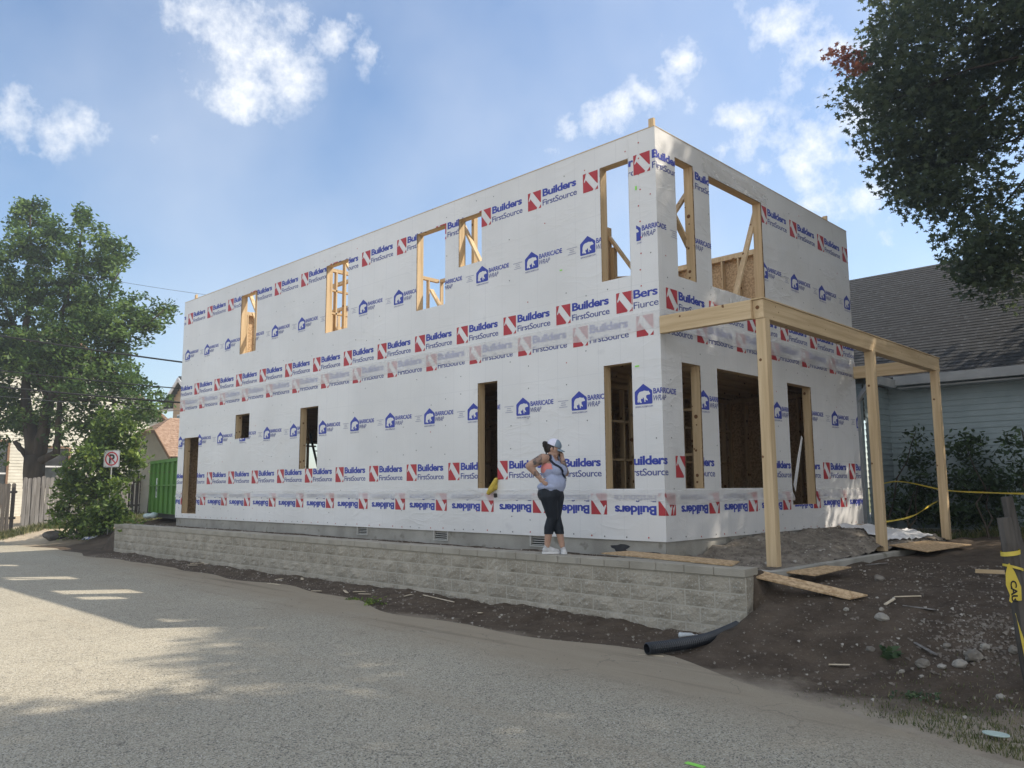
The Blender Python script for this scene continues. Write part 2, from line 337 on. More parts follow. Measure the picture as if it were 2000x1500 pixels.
def asphalt_material():
    m = bpy.data.materials.new('old_asphalt'); m.use_nodes = True; t = m.node_tree; L = t.links.new; N = t.nodes.new
    b = t.nodes['Principled BSDF']; b.inputs['Roughness'].default_value = .9; b.inputs['Specular IOR Level'].default_value = .2
    g = N('ShaderNodeNewGeometry'); sp = N('ShaderNodeSeparateXYZ'); L(g.outputs['Position'], sp.inputs[0])
    def nz(s, d=6, r_=.6, st=None):
        n = N('ShaderNodeTexNoise'); n.inputs['Scale'].default_value = s; n.inputs['Detail'].default_value = d; n.inputs['Roughness'].default_value = r_
        if st:
            mp = N('ShaderNodeMapping'); mp.inputs['Scale'].default_value = st; L(g.outputs['Position'], mp.inputs['Vector']); L(mp.outputs[0], n.inputs['Vector'])
        else: L(g.outputs['Position'], n.inputs['Vector'])
        return n.outputs['Fac']
    def mt(op, a, b_=None, c=None, cl=False):
        k = N('ShaderNodeMath'); k.operation = op; k.use_clamp = cl
        for i, v in enumerate((a, b_, c)):
            if v is None: continue
            if isinstance(v, (int, float)): k.inputs[i].default_value = v
            else: L(v, k.inputs[i])
        return k.outputs[0]
    def mix(f, a, c):
        x = N('ShaderNodeMix'); x.data_type = 'RGBA'; L(f, x.inputs['Factor'])
        for s_, v in (('A', a), ('B', c)):
            if isinstance(v, tuple): x.inputs[s_].default_value = (*v, 1)
            else: L(v, x.inputs[s_])
        return x.outputs['Result']
    vo = N('ShaderNodeTexVoronoi'); vo.inputs['Scale'].default_value = 105; L(g.outputs['Position'], vo.inputs['Vector'])
    sv = N('ShaderNodeSeparateColor'); L(vo.outputs['Color'], sv.inputs[0])
    c = mix(mt('MULTIPLY_ADD', nz(.35, 8, .6), 2, -.5, True), (.31, .28, .215), (.42, .385, .30))
    c = mix(mt('MULTIPLY_ADD', sv.outputs[0], 2.2, -1.25, True), c, (.53, .50, .425))
    c = mix(mt('MULTIPLY_ADD', sv.outputs[1], 4, -2.7, True), c, (.12, .115, .10))
    c = mix(mt('MULTIPLY', mt('MULTIPLY_ADD', nz(3, 10, .75), 3, -1.45, True), .5), c, (.47, .42, .33))
    # dust track along the verge and tyre-swept bands
    y2 = mt('ADD', mt('MULTIPLY_ADD', sp.outputs['X'], .085, sp.outputs['Y']), mt('MULTIPLY_ADD', nz(.8, 7, .6), 1.6, -.8))
    f = N('ShaderNodeMapRange'); L(y2, f.inputs['Value']); f.inputs['From Min'].default_value = 4.9; f.inputs['From Max'].default_value = 5.9; f.inputs['To Max'].default_value = .92
    dust = mix(nz(2.2, 8, .7, (.35, 2.2, 1)), (.25, .21, .155), (.39, .335, .25))
    c = mix(f.outputs[0], c, dust)
    st = mt('MULTIPLY', mt('MULTIPLY_ADD', nz(1.0, 6, .6, (.1, 1.5, 1)), 5, -2.8, True), .45)
    c = mix(st, c, (.34, .285, .205))
    cv = N('ShaderNodeTexVoronoi'); cv.feature = 'DISTANCE_TO_EDGE'; cv.inputs['Scale'].default_value = .8
    wpn = N('ShaderNodeTexNoise'); wpn.inputs['Scale'].default_value = 1.6; wpn.inputs['Detail'].default_value = 10; L(g.outputs['Position'], wpn.inputs['Vector'])
    va = N('ShaderNodeVectorMath'); va.operation = 'ADD'; L(g.outputs['Position'], va.inputs[0]); L(wpn.outputs['Color'], va.inputs[1]); L(va.outputs[0], cv.inputs['Vector'])
    ck = mt('MULTIPLY', mt('MULTIPLY', mt('LESS_THAN', cv.outputs['Distance'], .005), mt('GREATER_THAN', nz(.6, 3), .5)), .38)
    c = mix(ck, c, (.10, .09, .075))
    trk = mt('MULTIPLY', mt('MULTIPLY_ADD', nz(1.6, 7, .65, (.10, 2.6, 1)), 6, -3.3, True), mt('MULTIPLY', f.outputs[0], .75))
    c = mix(trk, c, (.15, .12, .09))
    L(c, b.inputs['Base Color'])
    bp = N('ShaderNodeBump'); bp.inputs['Strength'].default_value = .8; bp.inputs['Distance'].default_value = .005; L(mt('ADD', mt('MULTIPLY', vo.outputs['Distance'], 1.2), nz(30, 5)), bp.inputs['Height']); L(bp.outputs[0], b.inputs['Normal'])
    return m

# ---------------------------------------------------------------- ground and road
def grid_mesh(xs, ys, fn):
    V = np.array([(x, y, fn(x, y)) for y in ys for x in xs]); nx = len(xs); ny = len(ys)
    i = np.arange((nx-1)*(ny-1)); a = (i//(nx-1))*nx + i % (nx-1)
    return V, np.stack([a, a+1, a+nx+1, a+nx], 1)
xs = sorted(set([-400, -250, -160, -110, -80, -65, -55, -48] + list(np.arange(-44, -27, .5)) + list(np.arange(-27, -9, .14)) + list(np.arange(-9, 3, .065)) + list(np.arange(3, 12, .6)) + [16, 25, 40, 70, 120, 250]))
xs = sorted(xs + [RWX1-.01, RWX1+.01])
ys = sorted([-300, -100, -40, -10, 0, 4] + list(np.arange(5, 10.6, .07)) + list(np.arange(10.6, 18, .3)) + list(np.arange(18, 40, 1.2)) + [45, 60, 90, 150, 300, 600])
V, F = grid_mesh(xs, ys, ground_h)
g_ob = raw('ground', V, F, dirt_material(), smooth=True); g_ob['kind'] = 'structure'
xr = [-400, -200, -100, -60] + list(np.arange(-45, 12, .25)) + [20, 40, 100, 300]
mb = MB()
for i in range(len(xr)-1):
    a, b = xr[i], xr[i+1]
    for (y0a, y1a), (y0b, y1b) in zip([(-60, -2), (-2, 3), (3, 0)], [(-60, -2), (-2, 3), (3, 0)]):
        ya1 = road_edge(a)+.05 if y1a == 0 else y1a; yb1 = road_edge(b)+.05 if y1b == 0 else y1b
        mb.add([(a, y0a, .006), (b, y0b, .006), (b, yb1, .006), (a, ya1, .006)], [(0, 1, 2, 3)])
mb.build('road', asphalt_material(), kind='structure')

# ---------------------------------------------------------------- the house being built
OPF = [(-18.67, -17.86, 5.06, 6.55), (-14.82, -13.98, 5.06, 6.55), (-11.70, -10.87, 5.05, 6.55), (-10.50, -9.90, 5.66, 6.55), (-7.27, -6.74, 4.79, 6.58),
       (-21.62, -20.75, 1.10, 3.11), (-18.74, -18.04, 2.96, 3.55), (-15.73, -15.01, 2.16, 3.50), (-10.0, -9.52, 1.72, 3.51), (-7.27, -6.76, 1.70, 3.51)]
OPR = [(9.91, 10.41, 4.78, 6.61), (10.87, 12.60, 4.80, 6.59), (9.92, 10.42, 1.70, 3.51), (10.90, 12.63, 1.70, 3.52), (13.26, 14.20, 1.41, 3.51)]
OPL = [(13.0, 14.3, 1.45, 3.12)]
MF = lambda u, v, z: (u, Y0+v, z)          # long front wall, v = depth inward
MR = lambda u, v, z: (X0-v, u, z)          # right wall
MLw = lambda u, v, z: (XL+v, u, z)         # left end wall
MBk = lambda u, v, z: (u, YR-v, z)         # rear wall
house = thing('house_under_construction', 'two storey house shell wrapped in white printed house wrap, no roof yet', 'house', (-14, 12.9, .8))

def cells(u0, u1, z0, z1, ops):
    us = sorted({u0, u1, *[q for o in ops for q in o[:2] if u0 < q < u1]}); zs = sorted({z0, z1, *[q for o in ops for q in o[2:] if z0 < q < z1]})
    for i in range(len(us)-1):
        for j in range(len(zs)-1):
            cu = (us[i]+us[i+1])/2; cz = (zs[j]+zs[j+1])/2
            if not any(o[0] < cu < o[1] and o[2] < cz < o[3] for o in ops): yield us[i], us[i+1], zs[j], zs[j+1]
def wall(mp, u0, u1, ops, wmat, tag_, wrap=True):
    w = MB(); s = MB()
    for a, b, c, d in cells(u0, u1, ZB, ZT, ops):
        # subdivided sheet so it can sag and ripple a little
        nu = max(1, int((b-a)/.12)); nz_ = max(1, int((d-c)/.12))
        vs = []; fs = []
        for j in range(nz_+1):
            for i in range(nu+1):
                u = a+(b-a)*i/nu; z = c+(d-c)*j/nz_
                r_ = .0035*(noise.noise(Vector((u*2.1, z*1.3, 7+u0))) - .4)
                vs.append(mp(u, -abs(r_)*.6, z))
        for j in range(nz_):
            for i in range(nu): fs.append((j*(nu+1)+i, j*(nu+1)+i+1, (j+1)*(nu+1)+i+1, (j+1)*(nu+1)+i))
        w.add(vs, fs)
    for a, b, c, d in cells(u0+.003, u1-.003, ZB+.01, ZT-.01, ops):
        s.add([mp(a, .004, c), mp(b, .004, c), mp(b, .004, d), mp(a, .004, d)], [(0, 1, 2, 3)])
        s.add([mp(a, .016, c), mp(b, .016, c), mp(b, .016, d), mp(a, .016, d)], [(0, 1, 2, 3)])
    wo_ = w.build('house_wrap', wmat, house, smooth=True) if wrap else None
    s.build('wall_sheathing', OSB, house)
    fr = MB(); D0, D1 = .018, .158
    def jamb(a, b, c, d): fr.box((a, D0, c), (b, D1, d), T=mp)
    for z0, z1 in ((ZB+.02, ZB+.16), (3.56, 3.64), (3.93, 4.01), (ZT-.09, ZT-.004)):
        for a, b, c, d in cells(u0+.02, u1-.02, z0, z1, [(o[0]-.04, o[1]+.04, o[2]-.001, o[3]+.001) for o in ops]): jamb(a, b, c, d)
    for z0, z1 in ((ZB+.162, 3.558), (4.012, ZT-.092)):
        u = u0+.2
        while u < u1-.15:
            for a, b, c, d in cells(u-.019, u+.019, z0, z1, [(o[0]-.12, o[1]+.12, o[2]-.06, o[3]+.12) for o in ops]):
                if b-a > .037 and d-c > .05: jamb(a, b, c, d)
            u += .4064
        for o in ops:
            if z0-1.2 < o[2] < z1:
                for uu in (o[0]-.078, o[1]+.04): jamb(uu, uu+.038, z0, z1)
    fr.build('wall_framing', WZ, house)
    # rough opening boards lining each hole, flush with the wrap edge
    for o in ops:
        a, b, c, d = o; f = MB(); f1 = MB()
        f.box((a-.038, .0165, c), (a, .165, d), T=mp); f.box((b, .0165, c), (b+.038, .165, d), T=mp)
        f.box((a-.038, .0165, d), (b+.038, .165, d+.04), 1, T=mp); f.box((a-.038, .0165, c-.04), (b+.038, .165, c), 1, T=mp)
        hz = WX if mp in (MF, MBk) else WY
        f.build('rough_opening_frame', [WZ, hz], house)
    return wo_
wrF = wall(MF, XL, X0, OPF, WRAP, 'front'); wrR = wall(MR, Y0, YR, OPR, WRAPR, 'right')
wall(MLw, Y0, YR, OPL, WRAP, 'left'); wall(MBk, XL+.16, X0-.16, [], WRAP, 'rear')
# top plates showing as a thin line over the wrap
for a, b, mt_ in (((XL, Y0-.006, ZT+.001), (X0+.004, Y0+.14, ZT+.014), WX), ((X0-.14, Y0+.141, ZT+.001), (X0+.006, YR, ZT+.013), WY), ((XL-.004, Y0+.141, ZT+.001), (XL+.14, YR, ZT+.013), WY), ((XL+.141, YR-.14, ZT+.001), (X0-.141, YR+.004, ZT+.034), WX)):
    MB().box(a, b).build('top_plate', mt_, house)
for p, q in (((X0-.17, Y0+.19, 6.3), (X0-.17, Y0+.19, 7.16)), ((X0-.2, YR-.55, 6.5), (X0-.2, YR-.55, 7.17)), ((XL+.25, Y0+.2, 6.4), (XL+.25, Y0+.2, 7.16))):
    MB().bar(p, q, .09, .045, 0, upv=(0, 1, 0)).build('brace_end', WZ, house)
# floors
j = MB(); u = XL+.5
while u < X0-.2: j.box((u, Y0+.17, 3.645), (u+.04, YR-.17, 3.92)); u += .4064
j.build('floor_joists', WY, house)
MB().box((XL+.02, Y0+.018, 3.925), (X0-.02, YR-.018, 3.929)).build('upper_floor_deck', OSB, house)
MB().box((XL+.02, Y0+.02, 1.0), (X0-.02, YR-.02, 1.012)).build('ground_floor_deck', OSB, house)

def partition(p, q, z0, z1, osb=False, header=0, blocks=False, step=.4064):
    p = Vector(p); q = Vector(q); d = (q-p); L_ = d.length; d.normalize(); al = abs(d.x) > .5
    f = MB(); mt_ = WX if al else WY
    def bx(s0, s1, a, b, mi):
        A = p + d*s0; B = p + d*s1; n = Vector((0, .045, 0)) if al else Vector((.045, 0, 0))
        lo = [min(A.x-n.x, B.x-n.x), min(A.y-n.y, B.y-n.y)]; hi = [max(A.x+n.x, B.x+n.x), max(A.y+n.y, B.y+n.y)]
        f.box((lo[0], lo[1], a), (hi[0], hi[1], b), mi)
    bx(0, L_, z0, z0+.04, 1); bx(0, L_, z1-.08, z1, 1)
    if header: bx(.3, L_-.05, z1-.08-header, z1-.081, 1)
    s = 0
    while s < L_: bx(s, min(L_, s+.038), z0+.041, z1-.081-(header+.001 if header and .3 < s < L_-.05 else 0), 0); s += step
    if blocks:
        for zz in blocks: bx(.04, L_, zz, zz+.04, 1)
    f.build('interior_partition', [WZ, mt_], house)
ZF = 3.93
partition((-15.02, Y0+.17, 0), (-15.02, 12.76, 0), ZF, 6.90)
partition((-14.95, 12.80, 0), (-11.2, 12.80, 0), ZF, 6.90, header=.45)
partition((-15.98, Y0+.17, 0), (-15.98, 11.1, 0), ZF, 6.90, blocks=(5.2, 5.8, 6.35))
partition((-19.2, 11.15, 0), (-16.05, 11.15, 0), ZF, 6.90, blocks=(5.4,))
partition((-20.3, 12.8, 0), (-17.0, 12.8, 0), ZF, 6.90)
for p, q in (((-18.62, Y0+.2, 6.62), (-17.2, Y0+.25, 4.6)), ((-18.8, 9.8, 6.2), (-17.4, 9.8, 4.3)), ((-18.9, 10.2, 5.4), (-17.6, 10.2, 4.1)), ((-14.5, Y0+.25, 6.7), (-13.2, Y0+.3, 4.9)), ((-11.62, Y0+.3, 5.5), (-10.6, Y0+.3, 4.1)), ((-10.72, Y0+.22, 6.7), (-9.6, Y0+.22, 4.8)),
             ((-7.64, 10.02, 5.78), (-6.9, 10.02, 4.75)), ((-7.7, 10.1, 5.05), (-6.9, 9.95, 4.9)), ((-6.46, 11.55, 4.1), (-6.46, 12.9, 6.75)), ((-6.44, 9.6, 6.35), (-6.44, 10.9, 5.0)), ((-6.6, 9.7, 5.2), (-6.6, 10.9, 6.5))):
    MB().bar(p, q, .04, .09, upv=(0, 1, 0) if abs(p[0]-q[0]) > .3 else (1, 0, 0)).build('diagonal_brace', WZ, house)
for x, y, z1 in ((-10.44, 9.72, 6.85), (-7.62, 10.02, 5.85), (-7.52, 10.02, 5.5)):
    MB().box((x-.02, y-.045, ZF), (x+.05, y+.045, z1)).build('framing_post', WZ, house)
for a, b in (((-8.9, 11.2, 0), (-8.9, 15.9, 0)), ((-13.2, 11.5, 0), (-9.0, 11.5, 0)), ((-19.9, 9.7, 0), (-19.9, 12.4, 0)), ((-7.9, 10.9, 0), (-6.6, 10.9, 0)), ((-14.3, 9.8, 0), (-14.3, 11.4, 0))):
    partition(a, b, 1.02, 3.6, blocks=(2.2, 2.9))

GREYV = M('vent_metal', (.50, .49, .45), rough=.6)
# foundation with crawl-space vents
f = MB()
for (a, b, mp) in ((XL+.03, X0-.03, MF), (Y0+.03, YR-.03, MR), (Y0+.03, YR-.03, MLw), (XL+.03, X0-.03, MBk)):
    ops = [(-13.5, -13.17, .835, .966), (-11.15, -10.79, .82, .966), (-8.80, -8.46, .82, .966)] if mp is MF else []
    for c0, c1, z0, z1 in cells(a, b, .3, ZB+.0, ops): f.add([mp(c0, .028, z0), mp(c1, .028, z0), mp(c1, .028, z1), mp(c0, .028, z1)], [(0, 1, 2, 3)])
f.box((XL+.06, Y0+.06, ZB-.03), (X0-.06, YR-.06, ZB-.012))
fo = f.build('foundation', CONC, house)
for x0, x1, z0 in ((-13.5, -13.17, .835), (-11.15, -10.79, .82), (-8.80, -8.46, .82)):
    v = MB(); z1 = .966
    v.box((x0, Y0+.09, z0), (x1, Y0+.10, z1), 1)
    v.box((x0-.012, Y0+.008, z0-.012), (x0+.008, Y0+.05, z1+.006)); v.box((x1-.008, Y0+.008, z0-.012), (x1+.012, Y0+.05, z1+.006))
    v.box((x0+.009, Y0+.01, z0-.012), (x1-.009, Y0+.05, z0+.004))
    for k in range(4):
        zz = z0+.012+k*(z1-z0-.01)/4
        v.add([(x0+.009, Y0+.02, zz), (x1-.009, Y0+.02, zz), (x1-.009, Y0+.045, zz+.012), (x0+.009, Y0+.045, zz+.012)], [(0, 1, 2, 3)], 0)
    v.build('foundation_vent', [GREYV, BLACKM], house)
# tar smears on the foundation
tarm = M('tar', (.03, .03, .035), (.06, .06, .06), 8, .6)
for cx, cz, w_, h_ in ((-7.05, .86, .26, .1), (-6.5, .80, .2, .06), (-8.15, .88, .05, .04)):
    pts = []
    for k in range(16):
        t_ = 2*math.pi*k/16; r_ = 1+.22*math.sin(3*t_+cx)+.15*math.sin(5*t_); pts.append((cx+math.copysign(abs(math.cos(t_))**.6, math.cos(t_))*w_*r_*.55, Y0+.024, cz+math.sin(t_)*h_*.6*r_))
    MB().poly(pts).build('tar_patch', tarm, house)

# ---- printing on the wrap -------------------------------------------------
DG = bpy.context.evaluated_depsgraph_get
_tx = {}
def text_tris(s, bold=0., shear=0.):
    key = (s, bold, shear)
    if key in _tx: return _tx[key]
    c = bpy.data.curves.new('lettering', 'FONT'); c.body = s; c.size = 1; c.offset = bold; c.resolution_u = 3; c.shear = shear; c.space_character = .93
    o = bpy.data.objects.new('lettering', c); COL.objects.link(o); bpy.context.view_layer.update()
    me = o.evaluated_get(DG()).to_mesh(); me.calc_loop_triangles()
    v = np.array([q.co[:2] for q in me.vertices]); tr = [[tuple(v[i]) for i in t.vertices] for t in me.loop_triangles]
    o.to_mesh_clear(); bpy.data.objects.remove(o); bpy.data.curves.remove(c)
    x0, x1 = v[:, 0].min(), v[:, 0].max(); _tx[key] = (tr, x0, x1)
    return _tx[key]
CAPH = {}
def caph(bold):
    if bold not in CAPH:
        tr, _, _ = text_tris('H', bold); ys_ = [p[1] for t in tr for p in t]; CAPH[bold] = (min(ys_), max(ys_))
    return CAPH[bold]
def put_text(s, u, z, width, cap, mi, bold=0., shear=0., lay=0):
    tr, x0, x1 = text_tris(s, bold, shear); y0, y1 = caph(bold)
    sx = width/(x1-x0); sy = cap/(y1-y0)
    return [(mi, lay, [(u+(p[0]-x0)*sx, z+(p[1]-y0)*sy) for p in t]) for t in tr]
def put_poly(pts, mi, lay=0):
    tri = geometry.tessellate_polygon([[Vector((a, b, 0)) for a, b in pts]])
    return [(mi, lay, [pts[i] for i in t]) for t in tri]
def flip(polys, cu, cz): return [(m_, l, [(2*cu-a, 2*cz-b) for a, b in pp]) for m_, l, pp in polys]
def halfclip(pp, ax, v, keep_less):
    out = []; n = len(pp)
    for i in range(n):
        a = pp[i]; b = pp[(i+1) % n]; ia = (a[ax] <= v) == keep_less or a[ax] == v; ib = (b[ax] <= v) == keep_less or b[ax] == v
        if ia: out.append(a)
        if ia != ib:
            t = (v-a[ax])/(b[ax]-a[ax]); out.append((a[0]+(b[0]-a[0])*t, a[1]+(b[1]-a[1])*t))
    return out
def subtract(pp, rect):
    x0, x1, z0, z1 = rect
    xs_ = [q[0] for q in pp]; zs_ = [q[1] for q in pp]
    if max(xs_) <= x0 or min(xs_) >= x1 or max(zs_) <= z0 or min(zs_) >= z1: return [pp]
    out = [halfclip(pp, 0, x0, True), halfclip(pp, 0, x1, False)]
    mid = halfclip(halfclip(pp, 0, x0, False), 0, x1, True)
    if len(mid) > 2: out += [halfclip(mid, 1, z0, True), halfclip(mid, 1, z1, False)]
    return [o for o in out if len(o) > 2]
# print colours: 0 red 1 blue 2 navy 3 pale 4 white
SQ = .292
def hammer(u, z, s=SQ, h=.305):
    P = lambda L_: [(u+a*s, z+b*h) for a, b in L_]
    r = put_poly(P([(.36, 1), (1, 1), (1, .31), (.93, .33)]), 0)
    r += put_poly(P([(0, 0), (.66, 0), (.70, .07), (.19, .66), (.10, .53), (.05, .58), (.14, .80), (.19, .96), (.24, 1), (0, 1)]), 0)
    r += put_poly(P([(.80, 0), (1, 0), (1, .20)]), 0)
    return r
def builders(u, z, word=True, square=True, t1='Builders', t2='FirstSource', tw=.725):
    r = hammer(u, z) if square else []
    if word: r += put_text(t1, u+SQ+.035, z+.172, tw*.985, .128, 1, .034) + put_text(t2, u+SQ+.035, z+.022, tw, .098, 2, .009)
    return r
BEAR = [(555,455),(600,460),(640,470),(700,480),(735,460),(745,490),(770,520),(800,575),(790,605),(730,615),(680,625),(640,650),(640,740),(690,790),(695,840),(660,835),(610,800),(600,860),(612,895),(570,900),(560,840),(550,770),(510,700),(505,770),(460,780),(430,770),(430,850),(460,915),(440,935),(380,925),(345,870),(335,930),(290,910),(285,850),(300,790),(295,690),(310,620),(340,560),(380,515),(440,490),(520,480)]
def bear(u, z, s=.300, h=.292, house_=True, words=True):
    r = []
    if house_:
        P = lambda L_: [(u+a*s, z+b*h) for a, b in L_]
        r += put_poly(P([(.06, 0), (.94, 0), (.985, .02), (1, .07), (1, .62), (.96, .67), (.5, 1), (.04, .67), (0, .62), (0, .07), (.015, .02)]), 1)
        pts = [((px-180)/700, (1015-55*(px-180)/700-py)/795) for px, py in BEAR]
        r += put_poly(P(pts), 4, 1)
        r += put_text('BARRICADEBP.COM', u+.01, z-.045, s*.98, .024, 2, .0)
    if words:
        r += put_text('BARRICADE', u+s+.018, z+.137, .49, .078, 1, .022) + put_text('WRAP', u+s+.018, z+.036, .235, .078, 2, .004, .3)
        for k, (w_, n_) in enumerate(((.21, 9), (.09, 4), (.11, 5), (.17, 7))):
            cx = u+s+.018+.49+.1+.105
            for q in range(n_):
                a = cx-w_/2+q*w_/n_; r += put_poly([(a, z+.16-k*.032), (a+w_/n_*.78, z+.16-k*.032), (a+w_/n_*.78, z+.172-k*.032), (a, z+.172-k*.032)], 3)
    return r
P_ = 1.178
front = []; rightp = []
def lim(polys, lo=-1e9, hi=1e9):
    o = []
    for m_, l, pp in polys:
        pp = halfclip(pp, 0, lo, False); pp = halfclip(pp, 0, hi, True) if len(pp) > 2 else pp
        if len(pp) > 2: o.append((m_, l, pp))
    return o
for k in range(0, 14):
    t_ = builders(-7.60-P_*k, 6.265)
    front += lim(t_, XL+.01, -6.65)
    front += lim(builders(-7.01-P_*k, 4.258), XL+.01) if k else []
    front += lim(builders(-7.85-P_*k, 3.86), XL+.01)
    front += lim(builders(-7.22-P_*k, 1.86), XL+.01, -6.1)
    front += lim(flip(builders(0, 0), 0, 0) and flip(builders(-8.73-P_*(k-1)+SQ-(-8.73-P_*(k-1)+SQ)*1, 0), 0, 0) and [(m_, l, [(-a + (-8.73-P_*(k-1))+SQ, -b+1.635) for a, b in pp]) for m_, l, pp in builders(0, 0)], XL+.01, -6.262)
    front += lim(bear(-7.68-P_*k, 5.275), XL+.01, -6.75); front += lim(bear(-7.90-P_*k, 2.885), XL+.01)
front += lim(bear(-6.84, 5.275), -6.62, 1e9) + builders(-6.64, 6.28) + hammer(-7.01, 4.258)
front += put_text('Bers', -6.70, 4.43, .42, .128, 1, .024) + put_text('Fiurce', -6.70, 4.28, .43, .098, 2, .002)
front += hammer(-6.66, 3.86) + lim(bear(-6.72, 2.885), -1e9, -5.9)
# the upside-down row wraps round the corner with its own square
front += [(m_, l, [(-a + (-6.37)+SQ, -b+1.635) for a, b in pp]) for m_, l, pp in builders(0, 0)]
def R2(polys): return [(m_, l, pp) for m_, l, pp in polys]
for k in range(-4, 4):
    rightp += lim(builders(13.67+P_*k, 6.245), 10.42 if k > -4 else 99, YR-.01)
    rightp += lim(builders(13.10+P_*k, 4.25), 9.5, YR-.01)
    rightp += lim(builders(12.72+P_*k, 3.86, square=(k > -3)), 9.48, YR-.01)
    rightp += lim(builders(14.55+P_*k - (.16 if k == -4 else 0), 1.85), 9.44, YR-.01)
    rightp += lim([(m_, l, [(-a + (11.71+P_*(k+1))+SQ, -b+1.635) for a, b in pp]) for m_, l, pp in builders(0, 0)], Y0+.16, YR-.01)
    rightp += lim(bear(13.61+P_*k, 5.26), 10.4, YR-.01); rightp += lim(bear(12.69+P_*k, 2.86), 9.95, YR-.01)
pm = [MB(), MB()]
def emit(polys, mb_f, mb_r, is_right):
    rects = OPR if is_right else OPF
    for mi, lay, pp in polys:
        parts = [pp]
        if not is_right and max(q[0] for q in pp) > X0:       # wraps round the corner
            a = halfclip(pp, 0, X0, True); b = halfclip(pp, 0, X0, False)
            if len(b) > 2: emit([(mi, lay, [(q[0]-X0+Y0, q[1]) for q in b])], mb_f, mb_r, True)
            if len(a) < 3: continue
            parts = [a]
        for rc in rects: parts = [w for q in parts for w in subtract(q, rc)]
        off = .0036+.0012*lay
        for q in parts:
            if len(q) < 3: continue
            ar = abs(sum(q[i][0]*q[(i+1) % len(q)][1]-q[(i+1) % len(q)][0]*q[i][1] for i in range(len(q))))
            if ar < 2e-7: continue
            if is_right: mb_r.poly([(X0+off, a, b) for a, b in q], mi)
            else: mb_f.poly([(a, Y0-off, b) for a, b in q], mi)
emit(front, pm[0], pm[1], False); emit(rightp, pm[0], pm[1], True)
PM = [RED, BLUE, NAVY, PALE, PWHITE]
pm[0].build('printed_logos', PM, wrF); pm[1].build('printed_logos', PM, wrR)

# overlap flaps of the rolls: translucent film hanging over the printing below
def flap(mp, spans, zb, zt, parent, puff=.02, amp=.03, ops=()):
    w = MB()
    for u0, u1 in spans:
        n = int((u1-u0)/.05)+1; nz_ = 7; vs = []; fs = []
        for j in range(nz_+1):
            for i in range(n+1):
                u = u0+(u1-u0)*i/n; t_ = j/nz_; ed = zb + amp*noise.noise(Vector((u*.6, 1.3, zb)))+.012*noise.noise(Vector((u*3.1, .3, zb)))
                z = ed + (zt-ed)*t_
                o = .0065 + puff*(1-t_)**1.0*max(0, .35+.9*noise.noise(Vector((u*1.7, z*1.5+t_, 4)))) + .006*abs(noise.noise(Vector((u*5-z*9, z*6, 2))))*(1-abs(2*t_-1))*2
                vs.append(mp(u, -o, z))
        for j in range(nz_):
            for i in range(n): fs.append((j*(n+1)+i, j*(n+1)+i+1, (j+1)*(n+1)+i+1, (j+1)*(n+1)+i))
        w.add(vs, fs)
    return w.build('seam_flap', FILM, parent, smooth=True)
flap(MF, [(XL, X0+.005)], 3.94, 4.215, wrF); flap(MR, [(Y0-.006, YR)], 3.935, 4.215, wrR, .05)
flap(MF, [(XL, -21.64), (-20.73, X0+.005)], 1.525, 1.69, wrF, .045, .03); flap(MR, [(Y0-.006, 13.24), (14.22, YR)], 1.49, 1.68, wrR, .07, .03)
# corner strip seam
MB().box((-6.735, Y0-.0062, 4.22), (-6.73, Y0-.0042, 6.9)).build('corner_seam', WRAP, wrF)
# cap nails
def nails(mp, u0, u1, ops, parent):
    w = MB(); nrm = Vector(mp(0, -1, 0))-Vector(mp(0, 0, 0)); rr = random.Random(5)
    def ok(u, z): return not any(o[0]-.03 < u < o[1]+.03 and o[2]-.03 < z < o[3]+.03 for o in ops)
    u = u0+.1
    while u < u1:
        z = ZB+.045+rr.uniform(-.01, .01)
        w.disc(mp(u, -.0055, z), .0125, nrm, 7, 1 if rr.random() < .7 else 0); u += rr.uniform(.22, .42)
    u = u0+.2
    while u < u1:
        for z in (1.28, 1.62, 2.4, 2.8, 3.3, 3.72, 4.02, 4.7, 5.1, 5.9, 6.7):
            if rr.random() < .40 and ok(u, z): w.disc(mp(u+rr.uniform(-.02, .02), -.0095 if z in (1.62, 4.02) else -.0052, z+rr.uniform(-.09, .09)), .011, nrm, 7, 1 if (rr.random() < .15 or (mp is MF and u > -6.9 and rr.random() < .8)) else 0)
        u += .4064
    if mp is MF:
        for k in range(10): w.disc(mp(-6.55+rr.uniform(-.02, .02), -.0055, 4.6+k*.24), .0125, nrm, 7, 1)
    w.build('cap_nails', [DARK, NRED], parent, kind='stuff')
nails(MF, XL, X0, OPF, wrF); nails(MR, Y0, YR, OPR, wrR)
# green tape bits
gt = M('green_tape', (.30, .75, .12), rough=.5)
for u, z, w_, h_ in ((-6.70, 3.43, .07, .022), (-6.62, 6.05, .03, .06), (-8.1, 5.12, .05, .02)):
    MB().box((u, Y0-.007, z), (u+w_, Y0-.0045, z+h_)).build('tape_scrap', gt, wrF)
